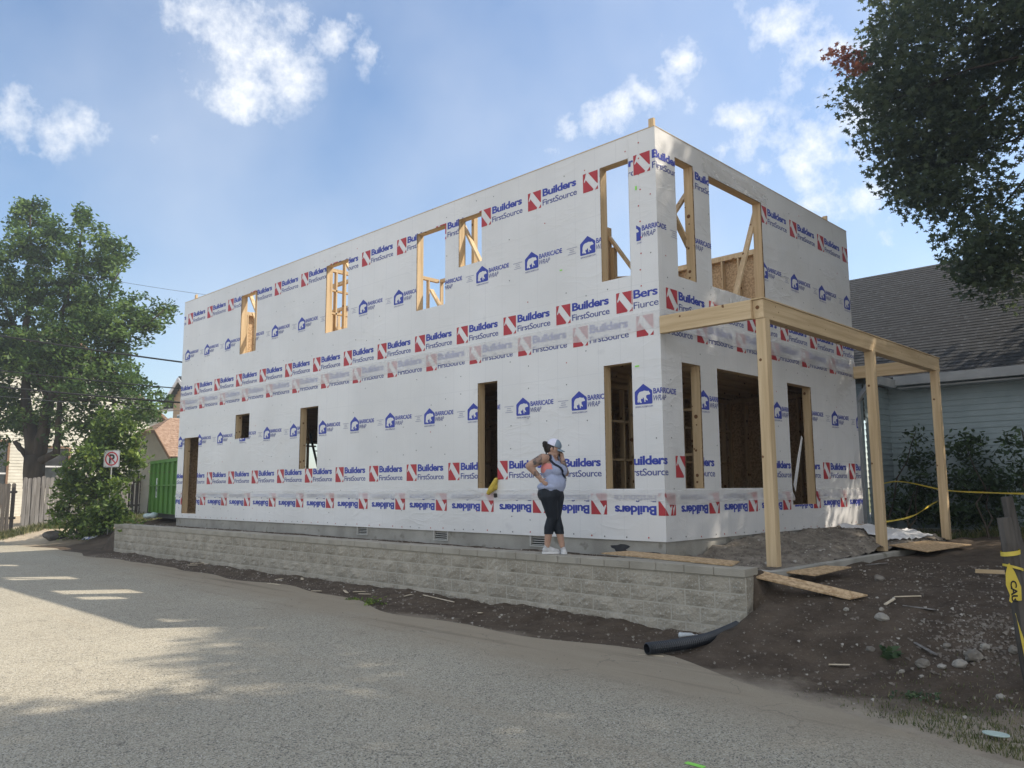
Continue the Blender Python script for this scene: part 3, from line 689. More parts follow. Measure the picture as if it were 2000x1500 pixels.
# sagging wrap edge under the wide upper opening, and a torn strip in the low doorway
sg = MB(); n = 24; vs = []; fs = []
for i in range(n+1):
    u = 10.80+(12.66-10.80)*i/n; sag = .10*math.sin(math.pi*min(1, i/n*1.0))
    for j in range(5):
        t_ = j/4; vs.append((X0+.008+.012*math.sin(u*9+t_*4)*(1-t_)+.006*math.sin(u*23), u, 4.80+.0-.0 - t_*(.28) + (0 if j else sag*.0)))
for i in range(n):
    for j in range(4): fs.append((i*5+j, i*5+j+1, (i+1)*5+j+1, (i+1)*5+j))
sg.add(vs, fs).build('loose_wrap_edge', FILM, wrR, smooth=True)
sg = MB(); vs = []; fs = []
for i in range(n+1):
    u = 10.7+(12.8-10.7)*i/n
    for j in range(5):
        t_ = j/4; vs.append((X0+.010+.010*math.sin(u*7+t_*7)+.006*math.sin(u*19+3*t_), u, 6.60+.24*t_))
for i in range(n):
    for j in range(4): fs.append((i*5+j, i*5+j+1, (i+1)*5+j+1, (i+1)*5+j))
sg.add(vs, fs).build('loose_wrap_edge', FILM, wrR, smooth=True)
MB().poly([(X0+.02, 13.27, 1.75), (X0-.02, 13.55, 2.2), (X0-.06, 13.85, 2.62), (X0-.05, 13.87, 2.58), (X0-.01, 13.6, 2.1), (X0+.02, 13.34, 1.62)]).build('torn_wrap_strip', WRAPR, wrR)

# ---------------------------------------------------------------- porch frame (standing against the right wall)
porch = thing('timber_porch', 'raw timber porch frame of three posts and a beam beside the right wall', 'porch', (-4.75, 12.9, .7))
def knotty(name, pts_):
    return None
for y, zb in ((9.47, .74), (13.05, .72), (16.22, .74)):
    b = MB().box((-4.82, y-.065, zb), (-4.685, y+.065, 3.848)); b.build('post', WZ, porch, bevel=.006)
k = MB().box((-4.845, Y0+.0, 3.85), (-4.70, 16.36, 4.095)); k.build('front_beam', WY, porch, bevel=.004)
MB().box((-4.86, Y0-.02, 4.098), (-4.69, 16.38, 4.115)).build('beam_cap_board', WY, porch)
MB().box((X0+.02, Y0-.05, 3.852), (-4.848, Y0+.04, 4.10)).build('side_beam', WX, porch, bevel=.004)
MB().box((X0+.02, 16.18, 3.852), (-4.848, 16.27, 4.09)).build('side_beam', WX, porch, bevel=.004)
c = MB(); c.box((-4.70, 9.20, .45), (-4.60, 16.42, .715)); c.box((X0+.03, 9.20, .45), (-4.703, 9.30, .713)); c.box((X0+.03, 16.32, .45), (-4.703, 16.42, .713))
tag(c.build('porch_footing', CONC, None, bevel=.01), 'low concrete footing curb framing the dirt fill under the porch posts', 'footing')
def fill_h(x, y):
    t_ = (x-X0)/1.6; a = .70+.24*math.exp(-t_*1.6)*ss(9.3, 11.5, y)+.2*math.exp(-((y-14)/2.0)**2)*(1-t_*.55)
    return min(a, .965) * 1.0 - .05*ss(.8, 1, t_) + .07*noise.noise(Vector((x*2.3, y*2.3, 1))) + .035*noise.noise(Vector((x*7, y*7, 1))) + .018*noise.noise(Vector((x*17, y*17, 1)))
V, F = grid_mesh(list(np.arange(X0+.02, -4.70, .05))+[-4.702], list(np.arange(9.302, 16.32, .05)), fill_h)
fg = raw('porch_fill', V, F, M('grey_gravel_fill', (.14, .12, .095), (.27, .235, .19), 6, .95, 1.0, 25, coords='World', c3=(.34, .32, .29), s3=60, f3=.60), smooth=True); fg['kind'] = 'structure'

# ---------------------------------------------------------------- block retaining wall
rw = thing('retaining_wall', 'long low wall of split-face concrete blocks with a smooth cap', 'retaining wall', (-14, 8.6, 0))
b = MB(); core = MB(); bl, bh = .4, .19; rr = random.Random(3)
for row in range(4):
    z0 = -.06+row*bh; x = RWX1; first = True; off = bl/2 if row % 2 else 0
    while x > RWX0+.02:
        L_ = bl - (off if first else 0) if off else bl; first = False
        x1 = x; x0 = max(RWX0, x-L_); x = x0
        nx, nz_ = 6, 4; vs = []; fs = []; g_ = .0075
        for j in range(nz_+1):
            for i in range(nx+1):
                e = min(i, nx-i)/2.0; e2 = min(j, nz_-j)/1.0; q = min(1, e)*min(1, e2)
                d_ = .006 + q*(.012+.017*noise.noise(Vector(((x0+i*.067)*5, z0*7+j*.3, row*3.1)))+.014*noise.noise(Vector(((x0+i*.067)*16, z0*20+j, 2))))
                vs.append((x0+g_+(x1-x0-2*g_)*i/nx, RWY+.02-d_, z0+g_+(bh-2*g_)*j/nz_))
        for j in range(nz_):
            for i in range(nx): fs.append((j*(nx+1)+i, j*(nx+1)+i+1, (j+1)*(nx+1)+i+1, (j+1)*(nx+1)+i))
        b.add(vs, fs)
b.box((RWX1-.0, RWY+.03, -.06), (RWX1+.012, RWY+.145, .30)); b.box((RWX1-.0, RWY+.155, -.06), (RWX1+.008, RWY+.28, .70)); b.box((RWX1-.0, RWY+.03, .31), (RWX1+.01, RWY+.145, .70))
b.build('block_face', BLOCK, rw)
core.box((RWX0, RWY+.016, -.3), (RWX1, RWY+.29, .70)); core.build('mortar_core', MORT, rw)
cp = MB(); x = RWX1+.012
while x > RWX0:
    x0 = max(RWX0-.01, x-.4); cp.box((x0+.003, RWY-.012, .702), (x-.003, RWY+.30, .80+.004*math.sin(x*3))); x = x0
cp.build('wall_cap', CAPB, rw, bevel=.006)

# ---------------------------------------------------------------- foliage
def leaf_mat(name, dark, mid, light, transl=.35):
    m = bpy.data.materials.new(name); m.use_nodes = True; t = m.node_tree; L = t.links.new; N = t.nodes.new
    a = N('ShaderNodeAttribute'); a.attribute_name = 'tone'
    r = N('ShaderNodeValToRGB'); e = r.color_ramp.elements; e[0].color = (*dark, 1); e[1].color = (*light, 1); q = e.new(.5); q.color = (*mid, 1); L(a.outputs['Fac'], r.inputs[0])
    b = t.nodes['Principled BSDF']; b.inputs['Roughness'].default_value = .55; b.inputs['Specular IOR Level'].default_value = .35; L(r.outputs[0], b.inputs['Base Color'])
    tr = N('ShaderNodeBsdfTranslucent'); hs = N('ShaderNodeHueSaturation'); hs.inputs['Value'].default_value = 1.25; hs.inputs['Hue'].default_value = .485; L(r.outputs[0], hs.inputs['Color']); L(hs.outputs[0], tr.inputs['Color'])
    mx = N('ShaderNodeMixShader'); mx.inputs[0].default_value = transl; L(b.outputs[0], mx.inputs[1]); L(tr.outputs[0], mx.inputs[2]); L(mx.outputs[0], t.nodes['Material Output'].inputs['Surface'])
    return m
LEAF_SHAPES = {
 'maple': np.array([(0, -.5), (.12, -.12), (.48, -.2), (.28, .05), (.42, .35), (.12, .22), (0, .55), (-.12, .22), (-.42, .35), (-.28, .05), (-.48, -.2), (-.12, -.12)]),
 'oval': np.array([(0, -.5), (.22, -.15), (.2, .2), (0, .55), (-.2, .2), (-.22, -.15)]),
 'quad': np.array([(0, -.55), (.32, 0), (0, .55), (-.32, 0)])}
def leaves(name, centers, tones, per, spread, size, shape, mat_, parent, seed, droop=.25, flatten=.6, label=None):
    g = np.random.default_rng(seed); n = len(centers)*per
    c = np.repeat(centers, per, 0); tn = np.repeat(tones, per)
    off = np.clip(g.normal(0, 1, (n, 3)), -1.7, 1.7)*spread; off[:, 2] *= flatten
    P = c+off
    nrm = g.normal(0, 1, (n, 3)); nrm[:, 2] = np.abs(nrm[:, 2])+.45; nrm /= np.linalg.norm(nrm, axis=1)[:, None]
    a = g.normal(0, 1, (n, 3)); a[:, 2] -= droop*2; a -= nrm*(a*nrm).sum(1)[:, None]; a /= np.linalg.norm(a, axis=1)[:, None]
    b = np.cross(nrm, a); sz = size*g.uniform(.6, 1.25, n)
    sh = LEAF_SHAPES[shape]; k = len(sh)
    V = P[:, None, :] + (a[:, None, :]*sh[None, :, 1:2] + b[:, None, :]*sh[None, :, 0:1])*sz[:, None, None]
    V += nrm[:, None, :]*(-(np.abs(sh[:, 0])**1.0)[None, :, None]*.35)*sz[:, None, None]
    F = np.arange(n*k).reshape(n, k)
    t_ = np.clip(tn + g.normal(0, .14, n), 0, 1)
    ob = raw(name, V.reshape(-1, 3), F, mat_, parent, attr=t_)
    if label: ob['label'] = label
    return ob
def lobes_to_centers(lobes, seed, density, clump=0.0, surf=.45):
    """lobes: (x,y,z,rx,ry,rz) world ellipsoids -> clump centres biased towards their skins"""
    g = np.random.default_rng(seed); C = []; T = []
    for (x, y, z, rx, ry, rz) in lobes:
        vol = (rx*ry*rz)**(2/3)*4; n = max(4, int(vol*density))
        d = g.normal(0, 1, (n, 3)); d /= np.linalg.norm(d, axis=1)[:, None]; r_ = g.uniform(0, 1, n)**surf
        r_ *= 1+.16*np.sin(d[:, 0]*7+x)+.13*np.sin(d[:, 2]*9+z*2)+.1*np.sin(d[:, 1]*11)
        C.append(np.array([x, y, z])+d*r_[:, None]*np.array([rx, ry, rz])); T.append(np.clip(.42+.22*g.normal(0, 1, n), .05, .95))
    return np.concatenate(C), np.concatenate(T)
def limb(mb, a, b, r0, r1, n=7, wig=.25, seg=6):
    a = Vector(a); b = Vector(b); L_ = (b-a).length; pts = []; rd = []
    for i in range(seg+1):
        t_ = i/seg; q = a.lerp(b, t_); w = math.sin(t_*math.pi)*wig*L_*.18
        pts.append(q+Vector((random.uniform(-1, 1), random.uniform(-1, 1), random.uniform(-.4, .9)))*w); rd.append(r0+(r1-r0)*t_)
    mb.tube(pts, rd, n, wob=.06)
LEAFD = leaf_mat('maple_leaves', (.055, .078, .040), (.085, .115, .056), (.14, .17, .08), .45)  # greens lightened to stand in for the glare veil over the maple
LEAFL = leaf_mat('broad_tree_leaves', (.028, .064, .018), (.07, .14, .036), (.17, .26, .07), .45)
LEAFB = leaf_mat('bush_leaves', (.035, .07, .015), (.11, .18, .035), (.27, .36, .08), .42)
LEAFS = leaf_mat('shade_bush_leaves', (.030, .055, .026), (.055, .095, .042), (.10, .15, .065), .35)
LEAFR = leaf_mat('red_maple_leaves', (.22, .085, .045), (.32, .13, .07), (.40, .18, .10), .45)

def S(px, py, dep):
    """a point of the place, found from its bearing in the survey photo and its distance"""
    d = (fw*1568.5 + r2*(px-1000) - u3*(py-750)); d = d*(dep/d.dot(fh)); return Vector((0, 0, 1.72))+d
def sunlit_keep(C):
    gx = C[:, 0]-.62*C[:, 2]; gy = C[:, 1]-.76*C[:, 2]; w = .55*np.sin(gx*1.7)*np.cos(gy*1.3)+.3*np.sin(gy*3.3+1)
    lit = ((gx < -9.0+w*1.6) & (gy < 5.0)) | ((gy > 1.95+w*.6) & (gy < 3.75+w*.5) & (gx < -6.1+w*1.2)) | ((gx < -11.5) & (gy < 6)) | ((gx < -7.6+w) & (gy < 2.2+w*.5) & (gy > 1.2+w*.5))
    return ~lit
# big maple on the right (its shade covers the right wall, lot and road)
mt_ = thing('maple_tree', 'large dark green maple overhanging the grey roof, one reddish branch tip', 'tree', (4.6, 18.0, .7))
lobes = [(1.6, 19.5, 12.3, 6.6, 5.8, 5.6), (-1.6, 21.0, 15.2, 4.6, 4, 4.0), (2.5, 18, 8.0, 5.0, 3.8, 2.4), (6, 17, 11, 5, 5, 5), (-2.6, 20.2, 12.4, 3.4, 3.4, 2.6), (0.2, 17.4, 14.8, 4.8, 4.2, 3.6), (3.0, 15.5, 12, 4.5, 4.0, 4.2)]
def lb(px, py, dep, rx, rz): p_ = S(px, py, dep); return (p_.x, p_.y, p_.z, rx, rx*.9, rz)
lobes += [lb(1690, 215, 18, .75, .55), lb(1745, 90, 18.5, 1.5, 1.1), lb(1740, 20, 19, 1.2, .8), lb(1735, 285, 17.5, 1.0, .5), lb(1780, 370, 17.5, .8, .5), lb(1830, 420, 17, .8, .45), lb(1860, 470, 17, .7, .35), lb(1780, 200, 18, 1.6, 1.6), lb(1890, 350, 17, 1.7, 1.6), lb(1950, 560, 15.5, 1.1, .8), lb(1990, 640, 15, 1.0, .6), lb(1920, 480, 16, 1.0, .6), lb(1900, 540, 16, .8, .6), lb(1960, 600, 15.5, .9, .7), lb(2000, 500, 16, 1.2, 1.2), lb(1840, 300, 17.5, 1.6, 1.5), lb(1900, 150, 18, 2.2, 1.8)]
C_, T_ = lobes_to_centers(lobes, 11, 9, surf=.5)
# keep the silhouette of the crown's left side where the photo has it
def pix(P):
    d = P-np.array([0, 0, 1.72]); z = d@np.array(fw); return 1000+1568.5*(d@np.array(r2))/z, 750-1568.5*(d@np.array(u3))/z
px_, py_ = pix(C_)
edge = np.interp(py_, [-400, -100, 0, 40, 100, 150, 200, 260, 300, 340, 380, 440, 470, 520, 560, 660], [1560, 1640, 1720, 1735, 1700, 1655, 1650, 1690, 1740, 1720, 1770, 1800, 1850, 1880, 1905, 1960])
keep = (px_ > edge+12*np.sin(py_*.09)) & ((py_ < 585) | (px_ > 2060)) & sunlit_keep(C_)
C_, T_ = C_[keep], T_[keep]
hole = np.array([noise.noise(Vector(q)*.85) for q in C_.tolist()]); hx = (C_[:, 0]-X0); yw = C_[:, 1]-.76/.62*hx; zw = C_[:, 2]-hx/.62
gap = np.array([noise.noise(Vector((a*.95, b_*.45, 9.3))) for a, b_ in zip(yw.tolist(), zw.tolist())])
onw = (yw > 9.2) & (yw < 16.5) & (zw > 0) & (zw < 7.3)
kp = (hole < .16) & ~(onw & (gap > .20)); C_, T_ = C_[kp], T_[kp]
print('maple clumps', len(C_))
leaves('crown', C_, T_*.8, 42, .30, .165, 'maple', LEAFD, mt_, 21)
rp = np.array([list(S(x, y, 18)) for x, y in ((1628, 105), (1640, 120), (1655, 112), (1672, 118), (1650, 135), (1668, 140), (1684, 128), (1640, 96), (1668, 100))])
leaves('reddish_leaves', rp, np.full(len(rp), .5), 24, .13, .14, 'maple', LEAFR, mt_, 22, label='reddish orange leaves at the branch tip')
b = MB(); limb(b, (4.6, 18.0, .5), (4.2, 18.2, 6.0), .42, .32, 10); 
for q in ((1.6, 19.5, 12), (-1.6, 20.6, 13), (6, 17, 12), (.6, 18, 9), (3, 15.5, 12), (-1.5, 19.6, 10.5), (2, 19, 16)): limb(b, (4.2, 18.2, 5.6), q, .2, .03, 7, .35, 8)
for px, py in ((1700, 210), (1760, 90), (1740, 285), (1790, 370), (1870, 460)): limb(b, (1.2, 19.0, 11), S(px, py, 17.8), .07, .012, 5, .3, 7)
b.build('trunk', BARK, mt_, smooth=True)
# second maple in the row, nearer the road; shades the near pavement
m2 = thing('maple_tree', 'second dark green maple standing nearer the road at the right edge', 'tree', (6.6, 9.6, 0))
C_, T_ = lobes_to_centers([(4.6, 9.4, 12.4, 3.4, 3.0, 2.8), (3.4, 10.6, 12.4, 3.6, 3.4, 2.8), (6.2, 10.2, 12.0, 4.2, 3.6, 3.6), (7.5, 12.5, 11.5, 3.6, 3.4, 3.2), (1.6, 12.6, 13.6, 2.6, 2.2, 1.8)], 12, 8)
px_, py_ = pix(C_); d_ = (C_-np.array([0, 0, 1.72]))@np.array(fw); keep = ((px_ > 2110) | (py_ < -130) | (d_ < 1)) & sunlit_keep(C_); C_, T_ = C_[keep], T_[keep]
leaves('crown', C_, T_*.8, 26, .36, .22, 'quad', LEAFD, m2, 23)
b = MB(); limb(b, (6.6, 9.6, -.1), (6.3, 10, 7), .35, .25, 10)
for q in ((3.4, 10.6, 12), (7.5, 12.5, 11), (5.5, 9.6, 13.5)): limb(b, (6.3, 10, 6.8), q, .16, .03)
b.build('trunk', BARK, m2, smooth=True)

# big tree on the left
T0 = S(70, 940, 34); lt = thing('shade_tree', 'tall leafy tree with forked dark trunk behind the grey plank fence', 'tree', (T0.x, T0.y, .4))
LB = [(55,395,13,42,.7),(62,366,9,24,.5),(36,410,10,26,.5),(128,425,12,26,.6),(80,430,16,38,.8),(100,455,16,32,.8),(30,445,15,40,.8),(158,420,12,38,.6),(163,400,8,22,.4),(180,455,16,34,.8),(205,470,18,24,.7),(232,478,18,12,.5),(248,452,9,14,.3),(228,540,30,16,.7),(250,498,14,10,.4),(5,440,14,40,.8),(62,480,38,70,3),(30,560,60,90,3),(110,560,60,110,3),(165,470,34,72,2),(205,520,42,50,2),(232,500,22,40,1.4),(180,620,70,90,3),(-50,560,80,170,3),(80,700,110,90,3.5),(230,650,50,50,2),(255,610,40,28,1.3),(315,605,30,20,.9),(335,590,14,14,.6),(290,640,35,24,1),(200,740,80,60,3),(260,745,50,35,2),(60,820,80,45,2.5),(150,820,70,55,2.5),(290,800,30,30,1),(312,775,22,20,.8),(255,820,40,38,1.5),(215,850,28,50,1.2),(-20,780,70,90,3),(60,400,26,40,1.2),(68,372,10,18,.6),(160,412,14,26,.8),(20,425,16,30,.8),(195,600,70,60,2.2),(130,700,90,70,2.8),(20,690,80,80,3),(265,700,45,30,1.4),(180,880,14,40,.8),(-60,880,60,40,2)]
lobes = []
for px, py, a, c, dd in LB:
    q = S(px, py, 34+random.uniform(-1, 1)); lobes.append((q.x, q.y, q.z, max(.3, a*.0217)*1.14, max(dd, a*.0217)*.8, c*.0217*1.12))
C_, T_ = lobes_to_centers(lobes, 31, 13, surf=.65)
hole = np.array([noise.noise(Vector(q)*1.1) for q in C_.tolist()]); px_, py_ = pix(C_)
top = np.interp(px_, [-80, 0, 20, 33, 48, 60, 74, 88, 108, 125, 140, 150, 163, 182, 200, 215, 232, 258, 268, 300, 330, 352], [440, 470, 430, 392, 368, 358, 366, 396, 404, 448, 458, 408, 392, 428, 432, 462, 458, 440, 480, 585, 575, 572])
rgt = np.interp(py_, [430, 455, 500, 530, 560, 590, 612, 645, 690, 730, 765, 790, 830, 880], [258, 262, 262, 240, 232, 346, 350, 332, 262, 275, 332, 340, 300, 250])
ok_ = (hole < .24) & (py_ > top+9) & (px_ < rgt-9); C_, T_ = C_[ok_], T_[ok_]; T_ = np.clip((T_-.42)*1.5+.42, 0, 1)
print('left tree clumps', len(C_))
leaves('crown', C_, T_+.05, 20, .19, .20, 'oval', LEAFL, lt, 33)
b = MB(); f0 = S(70, 905, 34)
limb(b, (T0.x, T0.y, .3), S(68, 890, 34), .42, .40, 12, .05, 4)
limb(b, S(66, 895, 34), S(50, 780, 34), .34, .20, 9, .12); limb(b, S(74, 895, 34), S(95, 790, 33.7), .30, .18, 9, .12)
limb(b, S(80, 900, 33.8), S(112, 883, 33.5), .17, .15, 8, .1, 3); limb(b, S(110, 885, 33.5), S(116, 780, 33.3), .15, .10, 8, .15)
limb(b, S(60, 900, 34), S(28, 862, 33.8), .14, .09, 7, .1); limb(b, S(50, 790, 34), S(60, 420, 34), .2, .03, 7, .1, 10); limb(b, S(95, 800, 34), S(165, 430, 34), .17, .03, 7, .15, 10)
for px, py in ((320, 605), (240, 520), (300, 790), (-40, 500), (200, 740), (10, 600), (250, 650)): limb(b, S(95, 780, 34), S(px, py, 34), .12, .02, 6, .2, 8)
b.build('trunk', BARK, lt, smooth=True)

# sapling thicket in front of the fence (left of the retaining wall)
def bush(name, label, cat, base, blobs, dep, n, per, spr, size, mat_, seed, stems=10, shape='oval', group=None):
    t_ = thing(name, label, cat, base, group); lo = []
    for px, py, a, c, *dq in blobs:
        q = S(px, py, dq[0] if dq else dep); lo.append((q.x, q.y, q.z, a*dep/1568, max(.15, a*dep/1568*.75), c*dep/1568))
    C, T = lobes_to_centers(lo, seed, n, surf=.6); hz = C[:, 2]; C[:, 2] = np.maximum(C[:, 2], base[2]+.1)
    leaves('foliage', C, T, per, spr, size, shape, mat_, t_, seed+1)
    b_ = MB(); rr_ = random.Random(seed)
    for k in range(stems):
        q = lo[rr_.randrange(len(lo))]; limb(b_, (base[0]+rr_.uniform(-.5, .5), base[1]+rr_.uniform(-.3, .3), base[2]-.15), (q[0], q[1], q[2]+q[5]*.5), .025, .006, 5, .3)
    b_.build('stems', BARK, t_, smooth=True); return t_
bb = S(170, 1055, 27.2)
bush('sapling_thicket', 'bright green sapling thicket around the no parking sign', 'bush', (bb.x, bb.y, .05),
     [(165,1010,65,45),(150,950,50,40),(200,960,60,50),(230,920,50,45),(215,860,38,45),(248,830,30,45),(262,870,28,34),(150,900,36,36),(120,1000,22,30),(130,950,22,45),(190,1030,60,28),(262,905,22,30),(235,1005,25,30),(222,1000,26,34,26.1),(216,948,22,22,26.0),(195,1010,30,40,26.2),(185,900,30,40,26.6),(195,830,25,45),(180,880,24,30),(205,900,45,40)], 27.3, 30, 13, .15, .17, LEAFB, 41, 16)

# bushes along the grey house (right, in shade)
def gp(px, py, zz):
    d = (fw*1568.5 + r2*(px-1000) - u3*(py-750)); return Vector((0, 0, 1.72))+d*((zz-1.72)/d.z)
for (nm, lab, b0, bl, dp, sd) in (
    ('shrub', 'dark leafy shrub seen between the second and third porch posts', (-6.1, 17.2, .8), [(1785,900,28,40),(1800,950,45,40),(1770,985,45,35),(1815,880,18,30),(1790,850,12,18),(1810,1005,50,28),(1745,1000,30,25)], 17.2, 51),
    ('shrub', 'wide dark shrub to the right of the third porch post', (-4.6, 17.0, .8), [(1885,880,45,36),(1870,950,50,50),(1925,930,50,60),(1900,860,22,16),(1850,1000,45,30),(1940,1000,60,35),(1890,1010,50,30),(1940,950,50,50)], 16.5, 52),
    ('shrub', 'tall dark shrub cut by the right edge of the picture', (-3.2, 16.0, .8), [(1985,900,32,65),(2010,960,50,60),(1995,850,14,30)], 15.2, 53)):
    bush(nm, lab, 'shrub', b0, bl, dp, 36, 14, .13, .115, LEAFS, sd, 3)

# ---------------------------------------------------------------- houses
def lap(mb, p, q, z0, z1, top=None, expo=.11, mi=0, nrm=None, holes=()):
    """horizontal lap siding from p to q (xy); top(s)->max z for gables"""
    p = Vector((p[0], p[1], 0)); q = Vector((q[0], q[1], 0)); d = q-p; L_ = d.length; d.normalize(); n = Vector(nrm)
    z = z0
    while z < z1-1e-4:
        zt = min(z+expo, z1)
        if top:
            ok = [s for s in np.linspace(0, L_, 160) if top(s) >= (z+zt)/2]
            if not ok: z += expo; continue
            segs = [(ok[0], ok[-1])]
        else: segs = [(0, L_)]
        for h in holes:
            if h[2] < (z+zt)/2 < h[3]: segs = [w for a, b in segs for w in ((a, min(b, h[0])), (max(a, h[1]), b)) if w[1]-w[0] > .01]
        for a, b in segs:
            A = p+d*a; B = p+d*b
            mb.add([A+n*.022+up*z, B+n*.022+up*z, B+n*.004+up*zt, A+n*.004+up*zt, A+up*z, B+up*z], [(0, 1, 2, 3), (0, 4, 5, 1)], mi)
        z += expo
shing = M('grey_shingles', (.032, .034, .037), (.048, .051, .055), 5, .95, .4, 40, (1, 1, 1), c3=(.10, .108, .12), s3=10, f3=.60)
def shingle_slope(mb, a, b, c, d, rows, mi=0, nrm=(0, 0, 1), t_=.006):
    """a,b eave ends, c,d ridge ends (b->c); stepped courses"""
    a, b, c, d = map(Vector, (a, b, c, d)); n = (b-a).cross(d-a).normalized(); n = n if n.z > 0 else -n
    for i in range(rows):
        u, v = i/rows, (i+1)/rows; A = a.lerp(d, u); B = b.lerp(c, u); Cc = b.lerp(c, v); D = a.lerp(d, v)
        mb.add([A+n*t_*2, B+n*t_*2, Cc+n*t_*.4, D+n*t_*.4, A, B], [(0, 1, 2, 3), (0, 4, 5, 1)], mi)
bluesid = M('pale_blue_siding', (.27, .335, .355), (.32, .385, .405), 3, .7, .1)
nb = thing('neighbour_house', 'pale blue-grey sided house with a long dark shingle roof behind the right shrubs', 'house', (-1, 21, .8))
m_ = MB(); lap(m_, (-6.57, 19.0), (9, 19.0), .8, 4.05, expo=.125, nrm=(0, -1, 0)); lap(m_, (-6.57, 17.5), (-6.57, 18.99), .8, 3.9, expo=.125, nrm=(1, 0, 0)); lap(m_, (-16, 17.5), (-6.58, 17.5), .8, 3.9, expo=.125, nrm=(0, -1, 0))
m_.build('lap_siding', bluesid, nb)
m_ = MB(); shingle_slope(m_, (-16, 18.55, 4.08), (9, 18.55, 4.08), (9, 24.2, 7.92), (-16, 24.2, 7.92), 44); shingle_slope(m_, (-16, 17.2, 4.0), (-6.30, 17.2, 4.0), (-6.30, 18.54, 4.07), (-16, 18.54, 4.07), 4); shingle_slope(m_, (9, 30, 4.1), (-16, 30, 4.1), (-16, 24.2, 7.92), (9, 24.2, 7.92), 8)
m_.build('roof', shing, nb)
m_ = MB(); m_.box((-16, 19.0, .5), (9, 29.5, .79)); m_.build('house_base', CONC, nb)
gut = M('white_gutter', (.36, .38, .40), (.44, .46, .47), 3, .5)
m_ = MB(); m_.prism([(-6.22, 18.40, 3.90), (-6.22, 18.52, 3.90), (-6.22, 18.54, 4.09), (-6.22, 18.34, 4.09), (-6.22, 18.36, 4.02)], (15, 0, 0)); m_.build('gutter', gut, nb)
m_ = MB(); m_.box((-6.22, 18.545, 3.84), (9, 18.98, 3.87)); m_.build('soffit', gut, nb)
m_ = MB(); m_.prism([(-6.34, 17.12, 3.86), (-6.24, 17.12, 3.86), (-6.18, 17.12, 4.02), (-6.34, 17.12, 4.02)], (0, 1.42, 0)); m_.build('gutter', gut, nb)
m_ = MB(); m_.bar((-6.30, 17.2, 3.88), (-6.66, 17.42, 3.52), .07, .09); m_.bar((-6.66, 17.42, 3.55), (-6.66, 17.42, .85), .09, .07); m_.build('downspout', gut, nb)
m_ = MB(); m_.bar((-3.72, 18.45, 3.9), (-3.68, 18.88, 3.45), .08, .09); m_.bar((-3.68, 18.9, 3.5), (-3.66, 18.9, .9), .09, .07); m_.build('downspout', gut, nb)

whites = M('cream_siding', (.60, .58, .50), (.70, .68, .60), 2, .6, .05); brown = M('brown_trim', (.20, .12, .075), (.26, .16, .10), 4, .7)
glassd = M('dark_window_glass', (.03, .035, .04), (.10, .115, .12), 1.2, .12, spec=.6)
brsh = M('brown_shingles', (.23, .145, .10), (.36, .25, .185), 7, .95, .5, 30, c3=(.42, .31, .24), s3=11, f3=.58)
wh = thing('white_sided_house', 'cream sided gable house with brown trim behind the fence and left tree', 'house', (-52, 13, .4))
m_ = MB(); topf = lambda s: 10.4-.80*abs(s-7.3)
lap(m_, (-47, 6.0), (-47, 20.3), .4, 10.4, top=topf, expo=.16, nrm=(1, 0, 0), holes=((7.0, 8.2, 2.0, 3.95), (4.3, 5.35, 1.0, 4.2)))
m_.build('lap_siding', whites, wh)
m_ = MB(); 
for s0, s1 in ((-.3, 7.3), (14.9, 7.3)):
    zA = topf(s0); zB = topf(7.3)
    m_.add([(-46.6, 6+s0, zA), (-46.6, 6+s1, zB), (-57, 6+s1, zB), (-57, 6+s0, zA), (-46.6, 6+s0, zA+.16), (-46.6, 6+s1, zB+.16), (-57, 6+s1, zB+.16), (-57, 6+s0, zA+.16)], [(0, 1, 5, 4), (4, 5, 6, 7), (0, 3, 2, 1), (0, 4, 7, 3)])
m_.build('roof', brsh, wh)
m_ = MB(); m_.box((-57, 6.1, .2), (-47.05, 20.2, 4.9)); m_.build('side_walls', whites, wh)
for (y0, y1, z0, z1) in ((13.0, 14.2, 2.0, 3.95), (10.3, 11.35, 1.0, 4.2)):
    f = MB(); 
    f.box((-47.04, y0-.10, z0-.05), (-46.94, y0, z1+.05)); f.box((-47.04, y1, z0-.05), (-46.94, y1+.10, z1+.05)); f.box((-47.04, y0+.001, z1), (-46.94, y1-.001, z1+.1)); f.box((-47.04, y0+.001, z0-.1), (-46.94, y1-.001, z0))
    w = f.build('window_frame', brown, wh); MB().box((-47.03, y0+.001, z0+.001), (-46.99, y1-.001, z1-.001)).build('pane', glassd, w)
    MB().box((-46.99, y0+.002, (z0+z1)/2-.04), (-46.96, y1-.002, (z0+z1)/2+.04)).build('sash_bar', WHITEP, w)
m_ = MB(); m_.tube([(-46.9, 16.0, .5), (-46.9, 16.0, 4.6), (-46.9, 16.1, 5.2)], .05, 6); m_.build('service_pipe', M('conduit_grey', (.3, .3, .3)), wh)

# tan garage with clipped gable
ga = thing('garage', 'small cream garage with brown shingle clipped-gable roof behind the green dumpster', 'garage', (-38, 18, .5))
m_ = MB(); tg = lambda s: min(4.42, 4.98-.72*abs(s-2.5)-.06)
lap(m_, (-40.7, 15), (-35.7, 15), .4, 4.42, top=tg, expo=.17, nrm=(0, -1, 0)); lap(m_, (-35.7, 15), (-35.7, 21), .4, 3.15, expo=.17, nrm=(1, 0, 0))
m_.build('lap_siding', M('tan_siding', (.44, .43, .38), (.50, .48, .42), 3, .7), ga)
m_ = MB(); sl_ = .72
shingle_slope(m_, (-35.5, 14.8, 3.18), (-35.5, 21.2, 3.18), (-38.2, 21.2, 5.12), (-38.2, 15.9, 5.12), 18)
m_.add([(-35.5, 14.8, 3.19), (-37.25, 14.8, 4.44), (-38.2, 15.9, 5.13)], [(0, 1, 2)])
